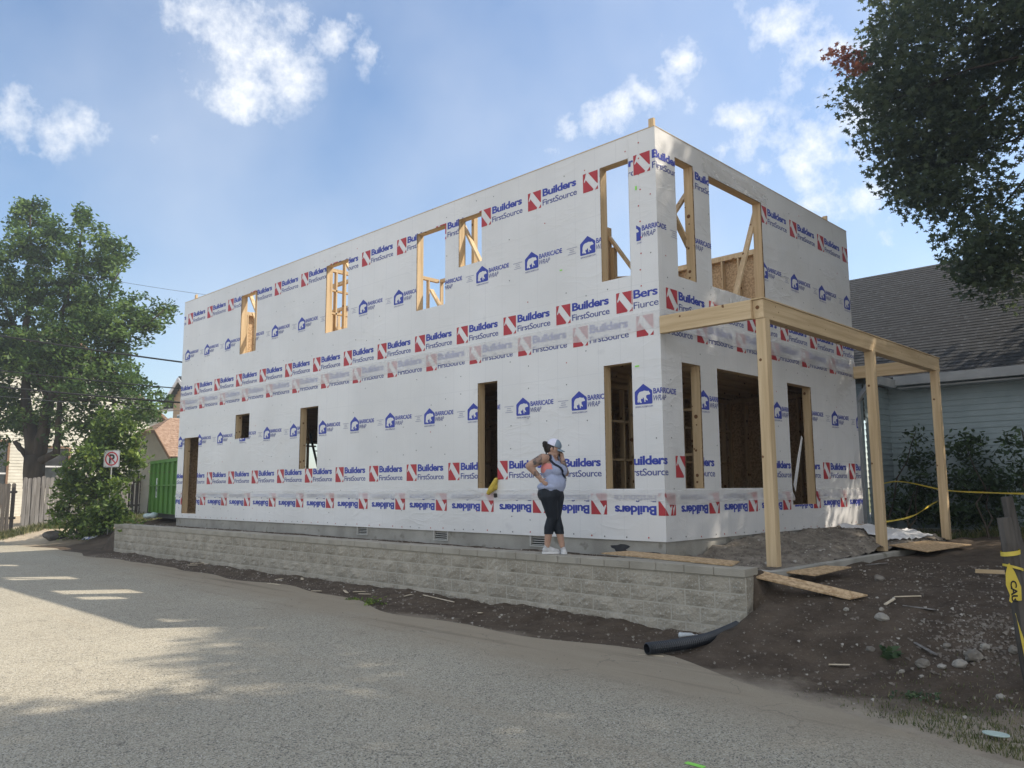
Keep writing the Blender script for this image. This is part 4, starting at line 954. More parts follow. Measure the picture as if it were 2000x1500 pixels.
shingle_slope(m_, (-39.15, 14.8, 4.44), (-37.25, 14.8, 4.44), (-38.19, 15.9, 5.13), (-38.21, 15.9, 5.13), 5)
shingle_slope(m_, (-40.9, 21.2, 3.18), (-40.9, 14.8, 3.18), (-38.2, 15.9, 5.12), (-38.2, 21.2, 5.12), 14); m_.add([(-40.9, 14.8, 3.19), (-38.2, 15.9, 5.13), (-39.15, 14.8, 4.44)], [(0, 1, 2)])
m_.build('roof', brsh, ga)
m_ = MB(); m_.bar((-35.45, 14.78, 3.12), (-37.25, 14.78, 4.40), .05, .14); m_.bar((-40.95, 14.78, 3.12), (-39.15, 14.78, 4.40), .05, .14); m_.bar((-39.15, 14.78, 4.38), (-37.25, 14.78, 4.38), .05, .12); m_.build('rake_trim', brown, ga)
# far tan house
fa = thing('far_house', 'distant tan house with white-trimmed gable above the garage roof', 'house', (-55.5, 28, .5))
m_ = MB(); lap(m_, (-57.3, 24), (-53.6, 24), .5, 9.0, top=lambda s: 9.3-.68*abs(s-1.6), expo=.2, nrm=(0, -1, 0)); lap(m_, (-53.6, 24), (-53.6, 32), .5, 7.6, expo=.2, nrm=(1, 0, 0))
m_.build('lap_siding', M('far_tan_siding', (.40, .30, .19), (.46, .35, .23), 3, .8), fa)
m_ = MB()
for sx in (-1, 1):
    m_.prism([(-55.7, 23.6, 9.45), (-55.7+sx*2.9, 23.6, 7.45), (-55.7+sx*2.9, 23.6, 7.62), (-55.7, 23.6, 9.65)], (0, 9, 0))
m_.build('roof', shing, fa)
m_ = MB(); m_.bar((-55.7, 23.56, 9.42), (-58.65, 23.56, 7.38), .06, .26); m_.bar((-55.7, 23.56, 9.42), (-52.75, 23.56, 7.38), .06, .26); m_.add([(-58.6, 23.55, 7.3), (-57.3, 24, 7.3), (-57.3, 24, 7.5), (-58.6, 23.55, 7.5)], [(0, 1, 2, 3)]); m_.build('rake_trim', WHITEP, fa)
w = MB().box((-56.5, 23.93, 5.6), (-55.8, 23.97, 7.0)).build('window', WHITEP, fa); MB().box((-56.42, 23.9, 5.7), (-55.88, 23.928, 6.9)).build('pane', glassd, w)

# ---------------------------------------------------------------- plank fences
def fence(label, pts_, zt, zb, mat_, lean=0, gap=.012, seed=1, bw=.14):
    t_ = thing('plank_fence', label, 'fence', (pts_[0][0], pts_[0][1], zb[0])); rr_ = random.Random(seed); b_ = MB(); r_ = MB()
    for (p, q), (za, zc), (ba, bc) in zip(zip(pts_, pts_[1:]), zip(zt, zt[1:]), zip(zb, zb[1:])):
        p = Vector((*p, 0)); q = Vector((*q, 0)); d = (q-p); L_ = d.length; d.normalize(); n = d.cross(up); k = int(L_/(bw+gap))
        for i in range(k):
            s0 = i*(bw+gap); A = p+d*s0; B = p+d*(s0+bw-rr_.uniform(0, .01)); z1 = za+(zc-za)*s0/L_+rr_.uniform(-.04, .04); z0 = ba+(bc-ba)*s0/L_-.15; o = n*rr_.uniform(-.012, .012); le = n*0+d*rr_.uniform(-.015, .015)
            vs = [A+o+up*z0, B+o+up*z0, B+o+up*(z1-.04)+le, B-d*.035+o+up*z1+le, A+d*.035+o+up*z1+le, A+o+up*(z1-.04)+le]; b_.prism(vs, tuple(n*.02))
        for f_ in (.25, .8): MB().bar(p-n*.03+up*(ba+(za-ba)*f_), q-n*.03+up*(bc+(zc-bc)*f_), .04, .09).build('rail', mat_, t_)
    b_.build('planks', mat_, t_); return t_
fence('dark low plank fence section at the left edge of the picture', [(-34.4, 5.2), (-34.45, 8.75)], (1.98, 2.03), (.2, .28), DARKW, seed=2)
fence('weathered grey plank fence in front of the big forked tree', [(-34.2, 8.85), (-34.15, 12.8)], (2.22, 2.40), (.32, .5), GREYW, seed=3)
fence('dark plank fence with light gaps just left of the green dumpster', [(-39.3, 13.9), (-38.9, 15.6)], (2.45, 2.55), (.5, .55), DARKW, gap=.04, seed=4)

# ---------------------------------------------------------------- no parking sign
sp_ = S(218, 896, 26.4); sg = thing('no_parking_sign', 'square white no parking sign with red ring and black P', 'sign', (sp_.x, sp_.y, .1))
fdir = (-fh).normalized(); fdir = (fdir + rt*-.12).normalized(); sdir = up.cross(fdir).normalized()
def SG(a, b, o=0): return Vector((sp_.x, sp_.y, sp_.z)) + sdir*a + up*b + fdir*o
H_ = .275
def rr_poly(h, r_, o):
    pts = []
    for cx, cy, a0 in ((h-r_, h-r_, 0), (-h+r_, h-r_, 90), (-h+r_, -h+r_, 180), (h-r_, -h+r_, 270)):
        for k in range(5): t_ = R(a0+k*22.5); pts.append(SG(cx+r_*math.cos(t_), cy+r_*math.sin(t_), o))
    return pts
MB().prism(rr_poly(H_, .035, 0), tuple(fdir*-.003)).build('sign_plate', WHITEP, sg)
BLK = M('sign_black', (.015, .015, .015), rough=.5); SRED = M('sign_red', (.50, .03, .05), rough=.45)
def ring(r0, r1, o, n=40):
    b_ = MB(); b_.add([SG(r*math.cos(2*math.pi*k/n), r*math.sin(2*math.pi*k/n), o) for r in (r0, r1) for k in range(n)], [(k, (k+1) % n, (k+1) % n+n, k+n) for k in range(n)]); return b_
fr_ = MB()
for a, b in (((-.262, -.262), (.262, -.256)), ((-.262, .256), (.262, .262)), ((-.262, -.255), (-.256, .255)), ((.256, -.255), (.262, .255))): fr_.add([SG(a[0], a[1], .002), SG(b[0], a[1], .002), SG(b[0], b[1], .002), SG(a[0], b[1], .002)], [(0, 1, 2, 3)])
fr_.build('sign_border', BLK, sg)
tr, tx0, tx1 = text_tris('P', .03); b_ = MB(); k_ = .29/.7
for t_ in tr: b_.poly([SG((q[0]-(tx0+tx1)/2)*k_*.95+.01, q[1]*k_-.145, .003) for q in t_])
b_.build('letter', BLK, sg)
b_ = ring(.185, .228, .005); t_ = R(135); e = .02
b_.add([SG(.2*math.cos(t_)+s*e*math.sin(t_), .2*math.sin(t_)-s*e*math.cos(t_), .0056) for s in (1, -1)] + [SG(-.2*math.cos(t_)+s*e*math.sin(t_), -.2*math.sin(t_)-s*e*math.cos(t_), .0056) for s in (-1, 1)], [(0, 1, 2, 3)])
b_.build('prohibition_ring', SRED, sg)
MB().bar(SG(0, .26, -.02), (sp_.x, sp_.y, -.2), .05, .025).build('post', M('galvanised_post', (.28, .29, .28), (.36, .37, .36), 8, .5), sg)

# ---------------------------------------------------------------- green dumpster
D0 = gp(288, 1009, .86); dd = Vector((math.cos(R(10.3)), -math.sin(R(10.3)), 0)); dn = Vector((-dd.y, dd.x, 0))*-1   # dn faces the street
dp = thing('green_dumpster', 'open green steel dumpster behind the far left corner of the house', 'dumpster', (D0.x, D0.y, .86))
def DU(a, b, c): return D0 + dd*a - dn*b + up*c
LN, DW, DH = 4.3, 2.1, 1.72
def dbox(b_, a, c, mi=0): return b_.box(a, c, mi, T=DU)
b_ = MB(); dbox(b_, (0, .06, .14), (LN, .09, DH)); dbox(b_, (0, DW-.05, .14), (LN, DW, DH)); dbox(b_, (0, .091, .14), (.04, DW-.051, DH)); dbox(b_, (LN-.04, .091, .14), (LN, DW-.051, DH)); dbox(b_, (.041, .091, .14), (LN-.041, DW-.051, .2)); b_.build('container_body', GREENP, dp)
b_ = MB(); dbox(b_, (-.03, .0, DH-.02), (LN+.03, .12, DH+.08)); dbox(b_, (-.03, DW-.06, DH-.02), (LN+.03, DW+.04, DH+.08)); dbox(b_, (-.03, .121, DH-.02), (.07, DW-.061, DH+.08)); dbox(b_, (LN-.07, .121, DH-.02), (LN+.03, DW-.061, DH+.08)); b_.build('top_rail', GREENP, dp)
for a in (.02, .62, 1.22, 1.86, 2.5, 3.14, 3.78): dbox(MB(), (a, -.0, .16), (a+.11, .059, DH-.021)).build('rib', GREENP, dp)
dbox(MB(), (-.02, -.01, .98), (LN, .0-.001+.02, 1.02)).build('side_rail', GREENP, dp)
dbox(MB(), (.05, .1, .0), (LN-.05, DW-.1, .139)).build('skid_base', BLACKM, dp)
MB().prism([DU(-.04, .03, 0), DU(-.34, .03, 0), DU(-.06, .03, 1.05)], tuple(-dn*1.9)).build('end_brace', BLACKM, dp)
b_ = MB(); dbox(b_, (.78, .052, .62), (1.16, .058, 1.24)); st = b_.build('warning_sticker', M('sticker_white', (.55, .60, .57), rough=.6), dp)
gk = M('sticker_grey', (.12, .15, .13)); b_ = MB()
b_.add([DU(a, .049, c) for a, c in ((.90, 1.18), (.92, 1.2), (1.09, 1.03), (1.06, .98))], [(0, 1, 2, 3)]); b_.add([DU(a, .048, c) for a, c in ((.88, 1.07), (.92, 1.07), (1.03, .93), (1.0, .93))], [(0, 1, 2, 3)])
for a, c, e, g_ in ((.82, .84, .90, 1.0), (.90, .84, 1.12, .88), (.84, .79, .88, .84), (.94, .79, .98, .84), (.82, .72, 1.12, .74), (.84, .67, 1.1, .69)): b_.add([DU(q, .047, w_) for q, w_ in ((a, c), (e, c), (e, g_), (a, g_))], [(0, 1, 2, 3)])
b_.build('pictogram', gk, st)

# ---------------------------------------------------------------- overhead wires
def wire(label, p, q, sag, r_=.016):
    a = Vector(p); b = Vector(q); d = b-a; n = 40; pts = []
    for i in range(n+1):
        t_ = -.9+2.6*i/n; w = a+d*t_; w.z += sag*((t_-.5)**2); pts.append(w)
    o = MB().tube(pts, r_, 5).build('overhead_wire', BLK if r_ > .01 else M('thin_wire', (.08, .09, .1)), None)
    tag(o, label, 'wire', 'overhead wires on the left')
wire('thick upper wire crossing the left tree above the other two', S(0, 657, 26), S(350, 708, 28), .1, .03)
wire('middle wire crossing the left tree', S(0, 725, 26), S(350, 760, 28), .1, .02)
wire('lowest thick wire crossing the left tree down to the tan gable', S(0, 757, 26), S(345, 787, 28), .1, .032)
wire('thin topmost wire high across the left tree', S(200, 545, 26), S(356, 570, 28), .05, .007)
wire('thin wire just below the thick lowest one', S(60, 780, 27), S(345, 803, 29), .05, .007)

# ---------------------------------------------------------------- the person on the wall
def capsule(a, b, ra, rb, n=14):
    a = Vector(a); b = Vector(b); d = (b-a); L_ = max(d.length, 1e-4); d.normalize(); p = d.orthogonal().normalized(); q = d.cross(p)
    prof = [(-ra*math.cos(t), ra*math.sin(t)) for t in [math.pi*.5*k/4 for k in range(1, 4)]] + [(0, ra), (L_*.33, ra+(rb-ra)*.33), (L_*.66, ra+(rb-ra)*.66), (L_, rb)] + [(L_+rb*math.sin(t), rb*math.cos(t)) for t in [math.pi*.5*k/4 for k in range(1, 4)]]
    vs = [a-d*ra]; 
    for h, r_ in prof: vs += [a+d*h+p*math.cos(2*math.pi*k/n)*r_+q*math.sin(2*math.pi*k/n)*r_ for k in range(n)]
    vs.append(b+d*rb); fs = [(0, 1+(k+1) % n, 1+k) for k in range(n)]; m_ = len(prof)
    for i in range(m_-1): fs += [(1+i*n+k, 1+i*n+(k+1) % n, 1+(i+1)*n+(k+1) % n, 1+(i+1)*n+k) for k in range(n)]
    l = len(vs)-1; fs += [(l, 1+(m_-1)*n+k, 1+(m_-1)*n+(k+1) % n) for k in range(n)]; return vs, fs
def ell(c, r_, ang=0, pitch=0, n=16, m_=10):
    """ellipsoid, radii (forward, side, up), forward turned by ang in the s-d plane and pitched down"""
    ca, sa, cp, sp__ = math.cos(ang), math.sin(ang), math.cos(pitch), math.sin(pitch); F_ = Vector((ca*cp, sa*cp, -sp__)); S_ = Vector((-sa, ca, 0)); U_ = F_.cross(S_); c = Vector(c)
    vs = [c-U_*r_[2]]; 
    for i in range(1, m_):
        t = math.pi*i/m_
        vs += [c+F_*math.cos(2*math.pi*k/n)*math.sin(t)*r_[0]+S_*math.sin(2*math.pi*k/n)*math.sin(t)*r_[1]-U_*math.cos(t)*r_[2] for k in range(n)]
    vs.append(c+U_*r_[2]); fs = [(0, 1+(k+1) % n, 1+k) for k in range(n)]
    for i in range(m_-2): fs += [(1+i*n+k, 1+i*n+(k+1) % n, 1+(i+1)*n+(k+1) % n, 1+(i+1)*n+k) for k in range(n)]
    l = len(vs)-1; fs += [(l, 1+(m_-2)*n+k, 1+(m_-2)*n+(k+1) % n) for k in range(n)]; return vs, fs
def fused(prims, voxel, smooth_it=4):
    mb_ = MB()
    for v, f_ in prims: mb_.add(v, f_)
    me = bpy.data.meshes.new('t'); me.from_pydata(mb_.v, [], mb_.f); o = bpy.data.objects.new('t', me); COL.objects.link(o)
    r_ = o.modifiers.new('r', 'REMESH'); r_.mode = 'VOXEL'; r_.voxel_size = voxel
    s_ = o.modifiers.new('s', 'SMOOTH'); s_.iterations = smooth_it; s_.factor = .5
    bpy.context.view_layer.update(); ev = o.evaluated_get(DG()); m2_ = ev.to_mesh()
    V = [tuple(v.co) for v in m2_.vertices]; F = [tuple(p.vertices) for p in m2_.polygons]; ev.to_mesh_clear(); bpy.data.objects.remove(o); bpy.data.meshes.remove(me); return V, F
PO = Vector((-7.60, 8.595, .803))
def PT(v): return PO + rt*v[0] + fh*v[1] + up*v[2]
def crop(VF, keep):
    V, F = VF; k = [keep(*v) for v in V]; F = [f_ for f_ in F if all(k[i] for i in f_)]; used = sorted({i for f_ in F for i in f_}); mp = {a: b for b, a in enumerate(used)}
    return [V[i] for i in used], [tuple(mp[i] for i in f_) for f_ in F]
def bodypart(name, VF, mats, parent, mi=None, label=None):
    b_ = MB(); b_.add([PT(v) for v in VF[0]], VF[1])
    if mi: b_.m = [mi(*[sum(VF[0][i][k] for i in f_)/len(f_) for k in range(3)]) for f_ in VF[1]]
    return b_.build(name, mats, parent, smooth=True, label=label)
FA = math.atan2(-.62, .78)          # torso faces right and a little towards the road
def torso(g=0):
    return [ell((-.015, .0, 1.19), (.125+g, .170+g, .17+g), FA), ell((.025, -.015, .985), (.150+g, .165+g, .165+g), FA), ell((-.025, .01, .845), (.165+g, .185+g, .15+g), FA), ell((-.075, .05, .83), (.125+g, .14+g, .12+g), FA),
            capsule((-.115, -.115, 1.325), (.075, .105, 1.315), .062+g, .062+g), ell((.045, -.085, 1.165), (.09+g, .085+g, .085+g), FA), ell((.115, .005, 1.155), (.09+g, .085+g, .085+g), FA)]
def legs(g=0):
    return [capsule((-.055, -.05, .80), (-.008, -.035, .52), .125+g, .074+g), capsule((.045, .05, .79), (.036, .03, .52), .115+g, .072+g), capsule((-.008, -.035, .50), (-.055, -.02, .36), .070+g, .064+g), capsule((-.055, -.02, .36), (-.088, -.005, .10), .064+g, .038+g*.6),
            capsule((.036, .03, .51), (.074, .01, .36), .068+g, .062+g), capsule((.078, .01, .36), (.125, .0, .11), .062+g, .038+g*.6)]
skin = M('skin', (.42, .26, .19), (.50, .32, .24), 12, .55); ink = M('tattooed_skin', (.10, .085, .08), (.30, .20, .155), 22, .6, lo=.42, hi=.58)
HD = math.atan2(-.30, .95)
hfw = Vector((math.cos(HD)*math.cos(.4), math.sin(HD)*math.cos(.4), -math.sin(.4))); hsd = Vector((-math.sin(HD), math.cos(HD), 0)); hup = hfw.cross(hsd)
HC = Vector((.022, 0, 1.475))
def HP(a, b_, c): return HC + hfw*a + hsd*b_ + hup*c
prims = torso() + legs() + [
    capsule((-.03, .0, 1.30), (.0, .0, 1.42), .062, .056), ell(HC, (.098, .076, .115), HD, .4), ell(HP(.035, 0, -.065), (.062, .056, .05), HD, .4), capsule(HP(.088, 0, .0), HP(.106, 0, -.030), .010, .015), ell(HP(.088, 0, -.058), (.014, .026, .010), HD, .4), ell(HP(.082, 0, -.095), (.022, .024, .018), HD, .4),
    ell(HP(-.005, -.078, -.015), (.018, .009, .03), HD, .4), ell(HP(-.005, .078, -.015), (.018, .009, .03), HD, .4),
    capsule(HP(.08, -.032, .008), HP(.084, -.02, .006), .013, .012), capsule(HP(.08, .032, .008), HP(.084, .02, .006), .013, .012),
    capsule((-.135, -.13, 1.325), (-.325, -.175, 1.225), .072, .056), capsule((-.33, -.175, 1.215), (-.19, -.175, 1.06), .054, .034),
    capsule((.10, .12, 1.31), (.185, .02, 1.13), .062, .052), capsule((.187, .015, 1.125), (.142, .0, 1.335), .052, .031),
    # hand on the hip
    ell((-.165, -.18, 1.025), (.045, .018, .035), 0, .7), capsule((-.14, -.185, 1.03), (-.105, -.19, 1.045), .011, .009)]
for k, (dz, ln) in enumerate(((.012, .062), (-.004, .070), (-.020, .066), (-.034, .052))):
    a = Vector((-.142, -.188+.002*k, 1.005+dz)); m_ = a+Vector((ln*.5, -.006, -.014)); e_ = m_+Vector((ln*.45, .012, -.012)); prims += [capsule(a, m_, .0092, .0088, 8), capsule(m_, e_, .0086, .0074, 8)]
# hand holding the phone
prims += [ell((.135, -.005, 1.375), (.034, .018, .042), .3, 0), capsule((.125, -.02, 1.375), (.098, -.045, 1.405), .0105, .009)]
for k, (dz, ln) in enumerate(((.030, .05), (.012, .055), (-.006, .052), (-.022, .044))):
    a = Vector((.140, .005, 1.385+dz)); m_ = a+Vector((-.028, .026, .010)); e_ = m_+Vector((-ln*.6, .0, .004)); prims += [capsule(a, m_, .0092, .0086, 8), capsule(m_, e_, .0086, .0074, 8)]
person = thing('person', 'person in trucker cap, tank top and black leggings phoning on the block wall', 'person', PO)
def skin_ix(x, y, z):
    if x < -.15 and z > 1.235 and y < -.05 and x > -.285: return 1
    if x < -.20 and x > -.27 and 1.08 < z < 1.15 and y < -.1: return 1
    if x > .13 and 1.1 < z < 1.30: return 1
    return 0
bodypart('body', fused(prims, .0065, 3), [skin, ink], person, skin_ix)
tank = M('blue_grey_jersey', (.34, .39, .55), (.40, .45, .62), 9, .8, .6, 14, (1, 1, .5)); legg = M('black_leggings', (.008, .012, .018), (.014, .019, .028), 9, .6, .2, 12); pink = M('coral_sports_bra', (.75, .25, .24), (.80, .30, .28), 4, .6)
def tank_keep(x, y, z):
    f_ = x*.78+y*-.62; s_ = x*.62+y*.78          # forward / left in the torso frame
    hem = .882-.08*x+.012*math.sin(x*40)
    if z < hem or z > 1.375: return False
    if z > 1.18 and abs(s_) > .135-.35*max(0, z-1.30)*1: return False if (z > 1.17+.0) else True
    if z > 1.28 and f_ > .02 and abs(s_) < .05 and z > 1.30: return False
    if s_ < -.06 and ((f_+.045)/.085)**2+((z-1.25)/.125)**2 < 1: return False
    return True
TANKVF = crop(fused(torso(.014) + [ell((-.03, .0, .93), (.185, .205, .08), FA)], .009, 3), tank_keep)
bodypart('tank_top', TANKVF, tank, person)
from mathutils.bvhtree import BVHTree
TB = BVHTree.FromPolygons(TANKVF[0], TANKVF[1])
bodypart('sports_bra', crop(fused(torso(.009), .009, 2), lambda x, y, z: 1.10 < z < 1.26-.5*max(0, -(x*.78+y*-.62)) and (x*.62+y*.78) < -.02), pink, person)
bodypart('leggings', crop(fused(legs(.010)+torso(.010)[1:4]+[ell((-.025, .01, .845), (.176, .196, .16), FA), ell((-.075, .05, .83), (.137, .15, .13), FA), ell((.01, -.01, .93), (.15, .17, .07), FA)], .009, 3), lambda x, y, z: .268 < z < .925), legg, person)
hairm = M('dark_hair', (.012, .009, .008), (.03, .022, .018), 20, .5, .6, 60, (1, 1, .2))
bodypart('hair', fused([ell(HP(-.03, 0, .0), (.085, .083, .10), HD, .4), capsule(HP(-.10, 0, .03), (-.105, .0, 1.545), .026, .036), capsule((-.105, 0, 1.545), (-.092, .0, 1.44), .036, .020), capsule((-.092, 0, 1.45), (-.08, -.01, 1.39), .020, .006), capsule(HP(.0, -.07, .02), HP(.02, -.072, -.02), .014, .006), capsule((-.11, 0, 1.56), (-.135, -.01, 1.50), .02, .006)], .007, 2), hairm, person)
capw = M('cap_mesh_white', (.70, .70, .82), (.76, .76, .88), 30, .8); capg = M('cap_front_grey_blue', (.19, .26, .33), (.23, .30, .37), 6, .75)
V_, F_ = ell(HP(-.006, 0, .035), (.109, .094, .105), HD, .4, 24, 14)
V_, F_ = crop((V_, F_), lambda x, y, z: (Vector((x, y, z))-HP(0, 0, .022)).dot(hup) > 0)
cp_ = bodypart('trucker_cap', (V_, F_), [capw, capg], person, lambda x, y, z: 1 if (Vector((x, y, z))-HP(0, 0, 0)).dot(hfw) > .012 else 0)
bv = []; n = 14
for i in range(n+1):
    t_ = -math.pi/2+math.pi*i/n; cx = HP(.075+.0*math.cos(t_), math.sin(t_)*.075, .03-.012*math.sin(t_)**2); ex = HP(.085+math.cos(t_)*.085, math.sin(t_)*.080, .018-.022*math.sin(t_)**2); bv += [cx, ex, ex-hup*.004, cx-hup*.004]
bf = [(i*4+j, i*4+(j+1) % 4, (i+1)*4+(j+1) % 4, (i+1)*4+j) for i in range(n) for j in range(4)]
b_ = MB(); b_.add([PT(v) for v in bv], bf); b_.build('cap_brim', capg, cp_, smooth=True)
bodypart('phone', MB().bar((.105, .012, 1.345), (.098, .0, 1.43), .055, .010).v and (lambda q: (q.v, q.f))(MB().bar((.107, -.018, 1.355), (.094, -.022, 1.44), .012, .062)), BLACKM, person)
def spline0(P):
    P = [Vector(p) for p in P]; out = []
    for i in range(len(P)-1): out += [P[i].lerp(P[i+1], k/4) for k in range(4)]
    return out+[P[-1]]
# crossbody strap, near shoulder to far hip
sp3 = [(-.10, -.045, 1.385), (-.075, -.10, 1.365), (-.03, -.145, 1.30), (.04, -.165, 1.235), (.105, -.135, 1.165), (.155, -.085, 1.09), (.165, -.03, 1.04), (.14, .05, 1.0), (.10, .12, .97)]
b_ = MB(); fs = []; vs = []; sp3 = [Vector(q) for q in spline0(sp3)]
sp3 = [(lambda h: h[0]+h[1]*(.006 if h[1].dot(q-Vector((0, 0, q.z))) > 0 else -.006))(TB.find_nearest(q)) if i > 2 else q for i, q in enumerate(sp3)]
for i, q in enumerate(sp3):
    q = Vector(q); t_ = (Vector(sp3[min(i+1, len(sp3)-1)])-Vector(sp3[max(i-1, 0)])).normalized(); nr = Vector((q.x, q.y-.03, 0)).normalized(); w_ = t_.cross(nr).normalized()*.016
    vs += [PT(q-w_+nr*.006), PT(q+w_+nr*.006)]
fs = [(2*i, 2*i+1, 2*i+3, 2*i+2) for i in range(len(sp3)-1)]
b_.add(vs, fs).build('crossbody_strap', M('navy_strap', (.01, .014, .03), rough=.6), person, smooth=True)
shoeg = M('shoe_grey_white', (.42, .42, .42), (.62, .62, .62), 12, .7); sole = M('shoe_sole_white', (.70, .70, .70), rough=.6)
def shoe(hx, hy, ang, parent):
    ca, sa = math.cos(ang), math.sin(ang); Q = lambda a, b_, c: (hx+ca*a-sa*b_, hy+sa*a+ca*b_, c)
    sh_ = bodypart('shoe', fused([capsule(Q(.0, 0, .055), Q(.05, 0, .055), .040, .040), capsule(Q(.05, 0, .05), Q(.17, 0, .035), .042, .034), capsule(Q(.015, 0, .06), Q(.02, 0, .105), .038, .036), capsule(Q(.06, 0, .08), Q(.12, 0, .06), .026, .022)], .007, 3), shoeg, parent)
    pts = [Q(a, b_, .003) for a, b_ in ((-.045, -.02), (-.03, -.036), (.06, -.036), (.14, -.044), (.19, -.03), (.208, 0), (.19, .03), (.14, .044), (.06, .036), (-.03, .036), (-.045, .02))]
    bb_ = MB().prism([PT(q) for q in pts], (0, 0, .026)); bb_.build('sole', sole, sh_)
shoe(-.115, -.005, -.05, person); shoe(.135, .055, -1.5, person)

# ---------------------------------------------------------------- loose things
def onG(px, py):
    d = (fw*1568.5 + r2*(px-1000) - u3*(py-750)).normalized(); t_ = 3.0
    while t_ < 60:
        q = Vector((0, 0, 1.72))+d*t_
        if q.z <= max(ground_h(q.x, q.y), 0.0): return q
        t_ += .02
    return q
def onGz(px, py, dz): q = onG(px, py); return (q.x, q.y, q.z+dz)
def slab(name, label, cat, pts, th, mat_, group=None, sub=None):
    p0, p1, p2, p3 = map(Vector, pts); n = (p1-p0).cross(p3-p0).normalized(); n = n if n.z > 0 else -n
    b_ = MB().prism([p0, p1, p2, p3], tuple(n*-th)); o = b_.build(name, mat_, None); tag(o, label, cat, group); return o
def G(x, y, dz=0): return (x, y, ground_h(x, y)+dz)
slab('strand_board', 'narrow strand board lying behind the wall cap near the house corner', 'board', [(-6.95, 8.85, .835), (-6.80, 9.28, .845), (-4.95, 8.98, .83), (-4.85, 8.62, .815)], .014, OSB, 'scrap boards on the dirt')
slab('strand_board', 'long strand board plank sloping down from the end of the block wall', 'board', [(-4.80, 8.62, .735), (-4.66, 8.90, .75), onGz(1695, 1168, .035), onGz(1660, 1178, .05)], .016, OSB, 'scrap boards on the dirt')
slab('strand_board', 'short strand board scrap just in front of the first porch post', 'board', [(-4.62, 9.47, .69), (-4.45, 10.25, .72), (-4.22, 10.50, .70), (-4.30, 9.62, .66)], .014, OSB, 'scrap boards on the dirt')
slab('strand_board', 'wide tan strand board sheet at the foot of the third porch post', 'board', [(-4.75, 13.35, .80), (-4.56, 14.55, .82), (-3.98, 14.84, .76), (-4.17, 13.28, .73)], .014, OSB, 'scrap boards on the dirt')
ws = thing('wrap_scrap', 'crumpled white sheet of house wrap lying beside the second porch post', 'sheet', (-5.2, 14.8, .85))
vs = []; fs = []; n = 22
c00, c10, c11, c01 = Vector((-5.95, 14.3, .93)), Vector((-5.55, 16.0, .93)), Vector((-4.72, 15.6, .86)), Vector((-4.82, 13.5, .83))
for jj in range(n+1):
    for i in range(n+1):
        q = c00.lerp(c10, i/n).lerp(c01.lerp(c11, i/n), jj/n); q.z = (max(fill_h(q.x, q.y), .80) if q.x < -4.72 else .80)+.035+.05*abs(noise.noise(Vector((q.x*5, q.y*4, 8))))+.02*noise.noise(Vector((q.x*14, q.y*12, 8))); vs.append(q)
fs = [(jj*(n+1)+i, jj*(n+1)+i+1, (jj+1)*(n+1)+i+1, (jj+1)*(n+1)+i) for jj in range(n) for i in range(n)]
MB().add(vs, fs).build('sheet', WRAPR, ws, smooth=True)
o = MB().bar(G(-2.99, 11.23, .05), G(-2.1, 11.40, .05), .09, .04).build('lumber_piece', WX, None); tag(o, 'pale length of lumber on the dirt behind the leaning post', 'lumber')

# corrugated black drain pipe
pp_ = [Vector((-4.98, 7.06, .075)), Vector((-4.86, 7.42, .078)), Vector((-4.77, 7.85, .09)), Vector((-4.74, 8.25, .125)), Vector((-4.70, 8.65, .19)), Vector((-4.60, 9.02, .29))]
def spline(P, n):
    out = []
    for i in range(len(P)-1):
        a, b, c, d = P[max(i-1, 0)], P[i], P[i+1], P[min(i+2, len(P)-1)]
        for k in range(n): t_ = k/n; out.append(.5*((2*b)+(-a+c)*t_+(2*a-5*b+4*c-d)*t_*t_+(-a+3*b-3*c+d)*t_**3))
    return out+[P[-1]]
sp_pts = spline(pp_, 32); dpp = thing('drain_pipe', 'black corrugated plastic drain pipe lying by the end of the block wall', 'pipe', (-4.85, 7.6, 0))
blkp = M('black_plastic', (.012, .016, .022), (.03, .034, .04), 6, .38, .1, spec=.5)
MB().tube(sp_pts, [.063 if i % 2 else .052 for i in range(len(sp_pts))], 16, cap=False).build('corrugated_hose', blkp, dpp)
MB().tube([q for q in sp_pts], .046, 12, cap=False).build('inner_liner', blkp, dpp)
# plastic bottle
bt = thing('plastic_bottle', 'clear plastic bottle lying on the dirt at the foot of the block wall', 'bottle', (-5.2, 8.12, .06))
a = Vector((-5.27, 8.10, ground_h(-5.27, 8.1)+.034)); bdir = Vector((.9, .45, .0)).normalized()
plas = M('clear_plastic', (.62, .68, .70), (.75, .8, .82), 30, .12, spec=.6, alpha=.35)
MB().tube([a+bdir*k for k in (0, .01, .06, .12, .15, .175, .185, .20)], [.02, .033, .031, .033, .03, .016, .013, .013], 12).build('bottle_body', plas, bt, smooth=True)
MB().tube([a+bdir*.2005, a+bdir*.218], .015, 10).build('cap', WHITEP, bt)
# oval lid
o = MB().prism([Vector((-1.66+-.0+.085*math.cos(2*math.pi*k/20), 6.41+.055*math.sin(2*math.pi*k/20), .03)) for k in range(20)], (0, 0, .012)).build('plastic_disc', M('pale_green_plastic', (.42, .52, .47), rough=.45), None, bevel=.004); tag(o, 'pale green oval plastic piece lying at the dirt edge, bottom right', 'litter')
o = MB().box((-1.86-.05, 3.98, .0085), (-1.86+.08, 4.02, .011)).build('green_tape_scrap', gt, None); tag(o, 'tiny bright green tape scrap on the road, bottom right', 'scrap')
o.location = S(1357, 1475, 5.25); o.location.z = .008

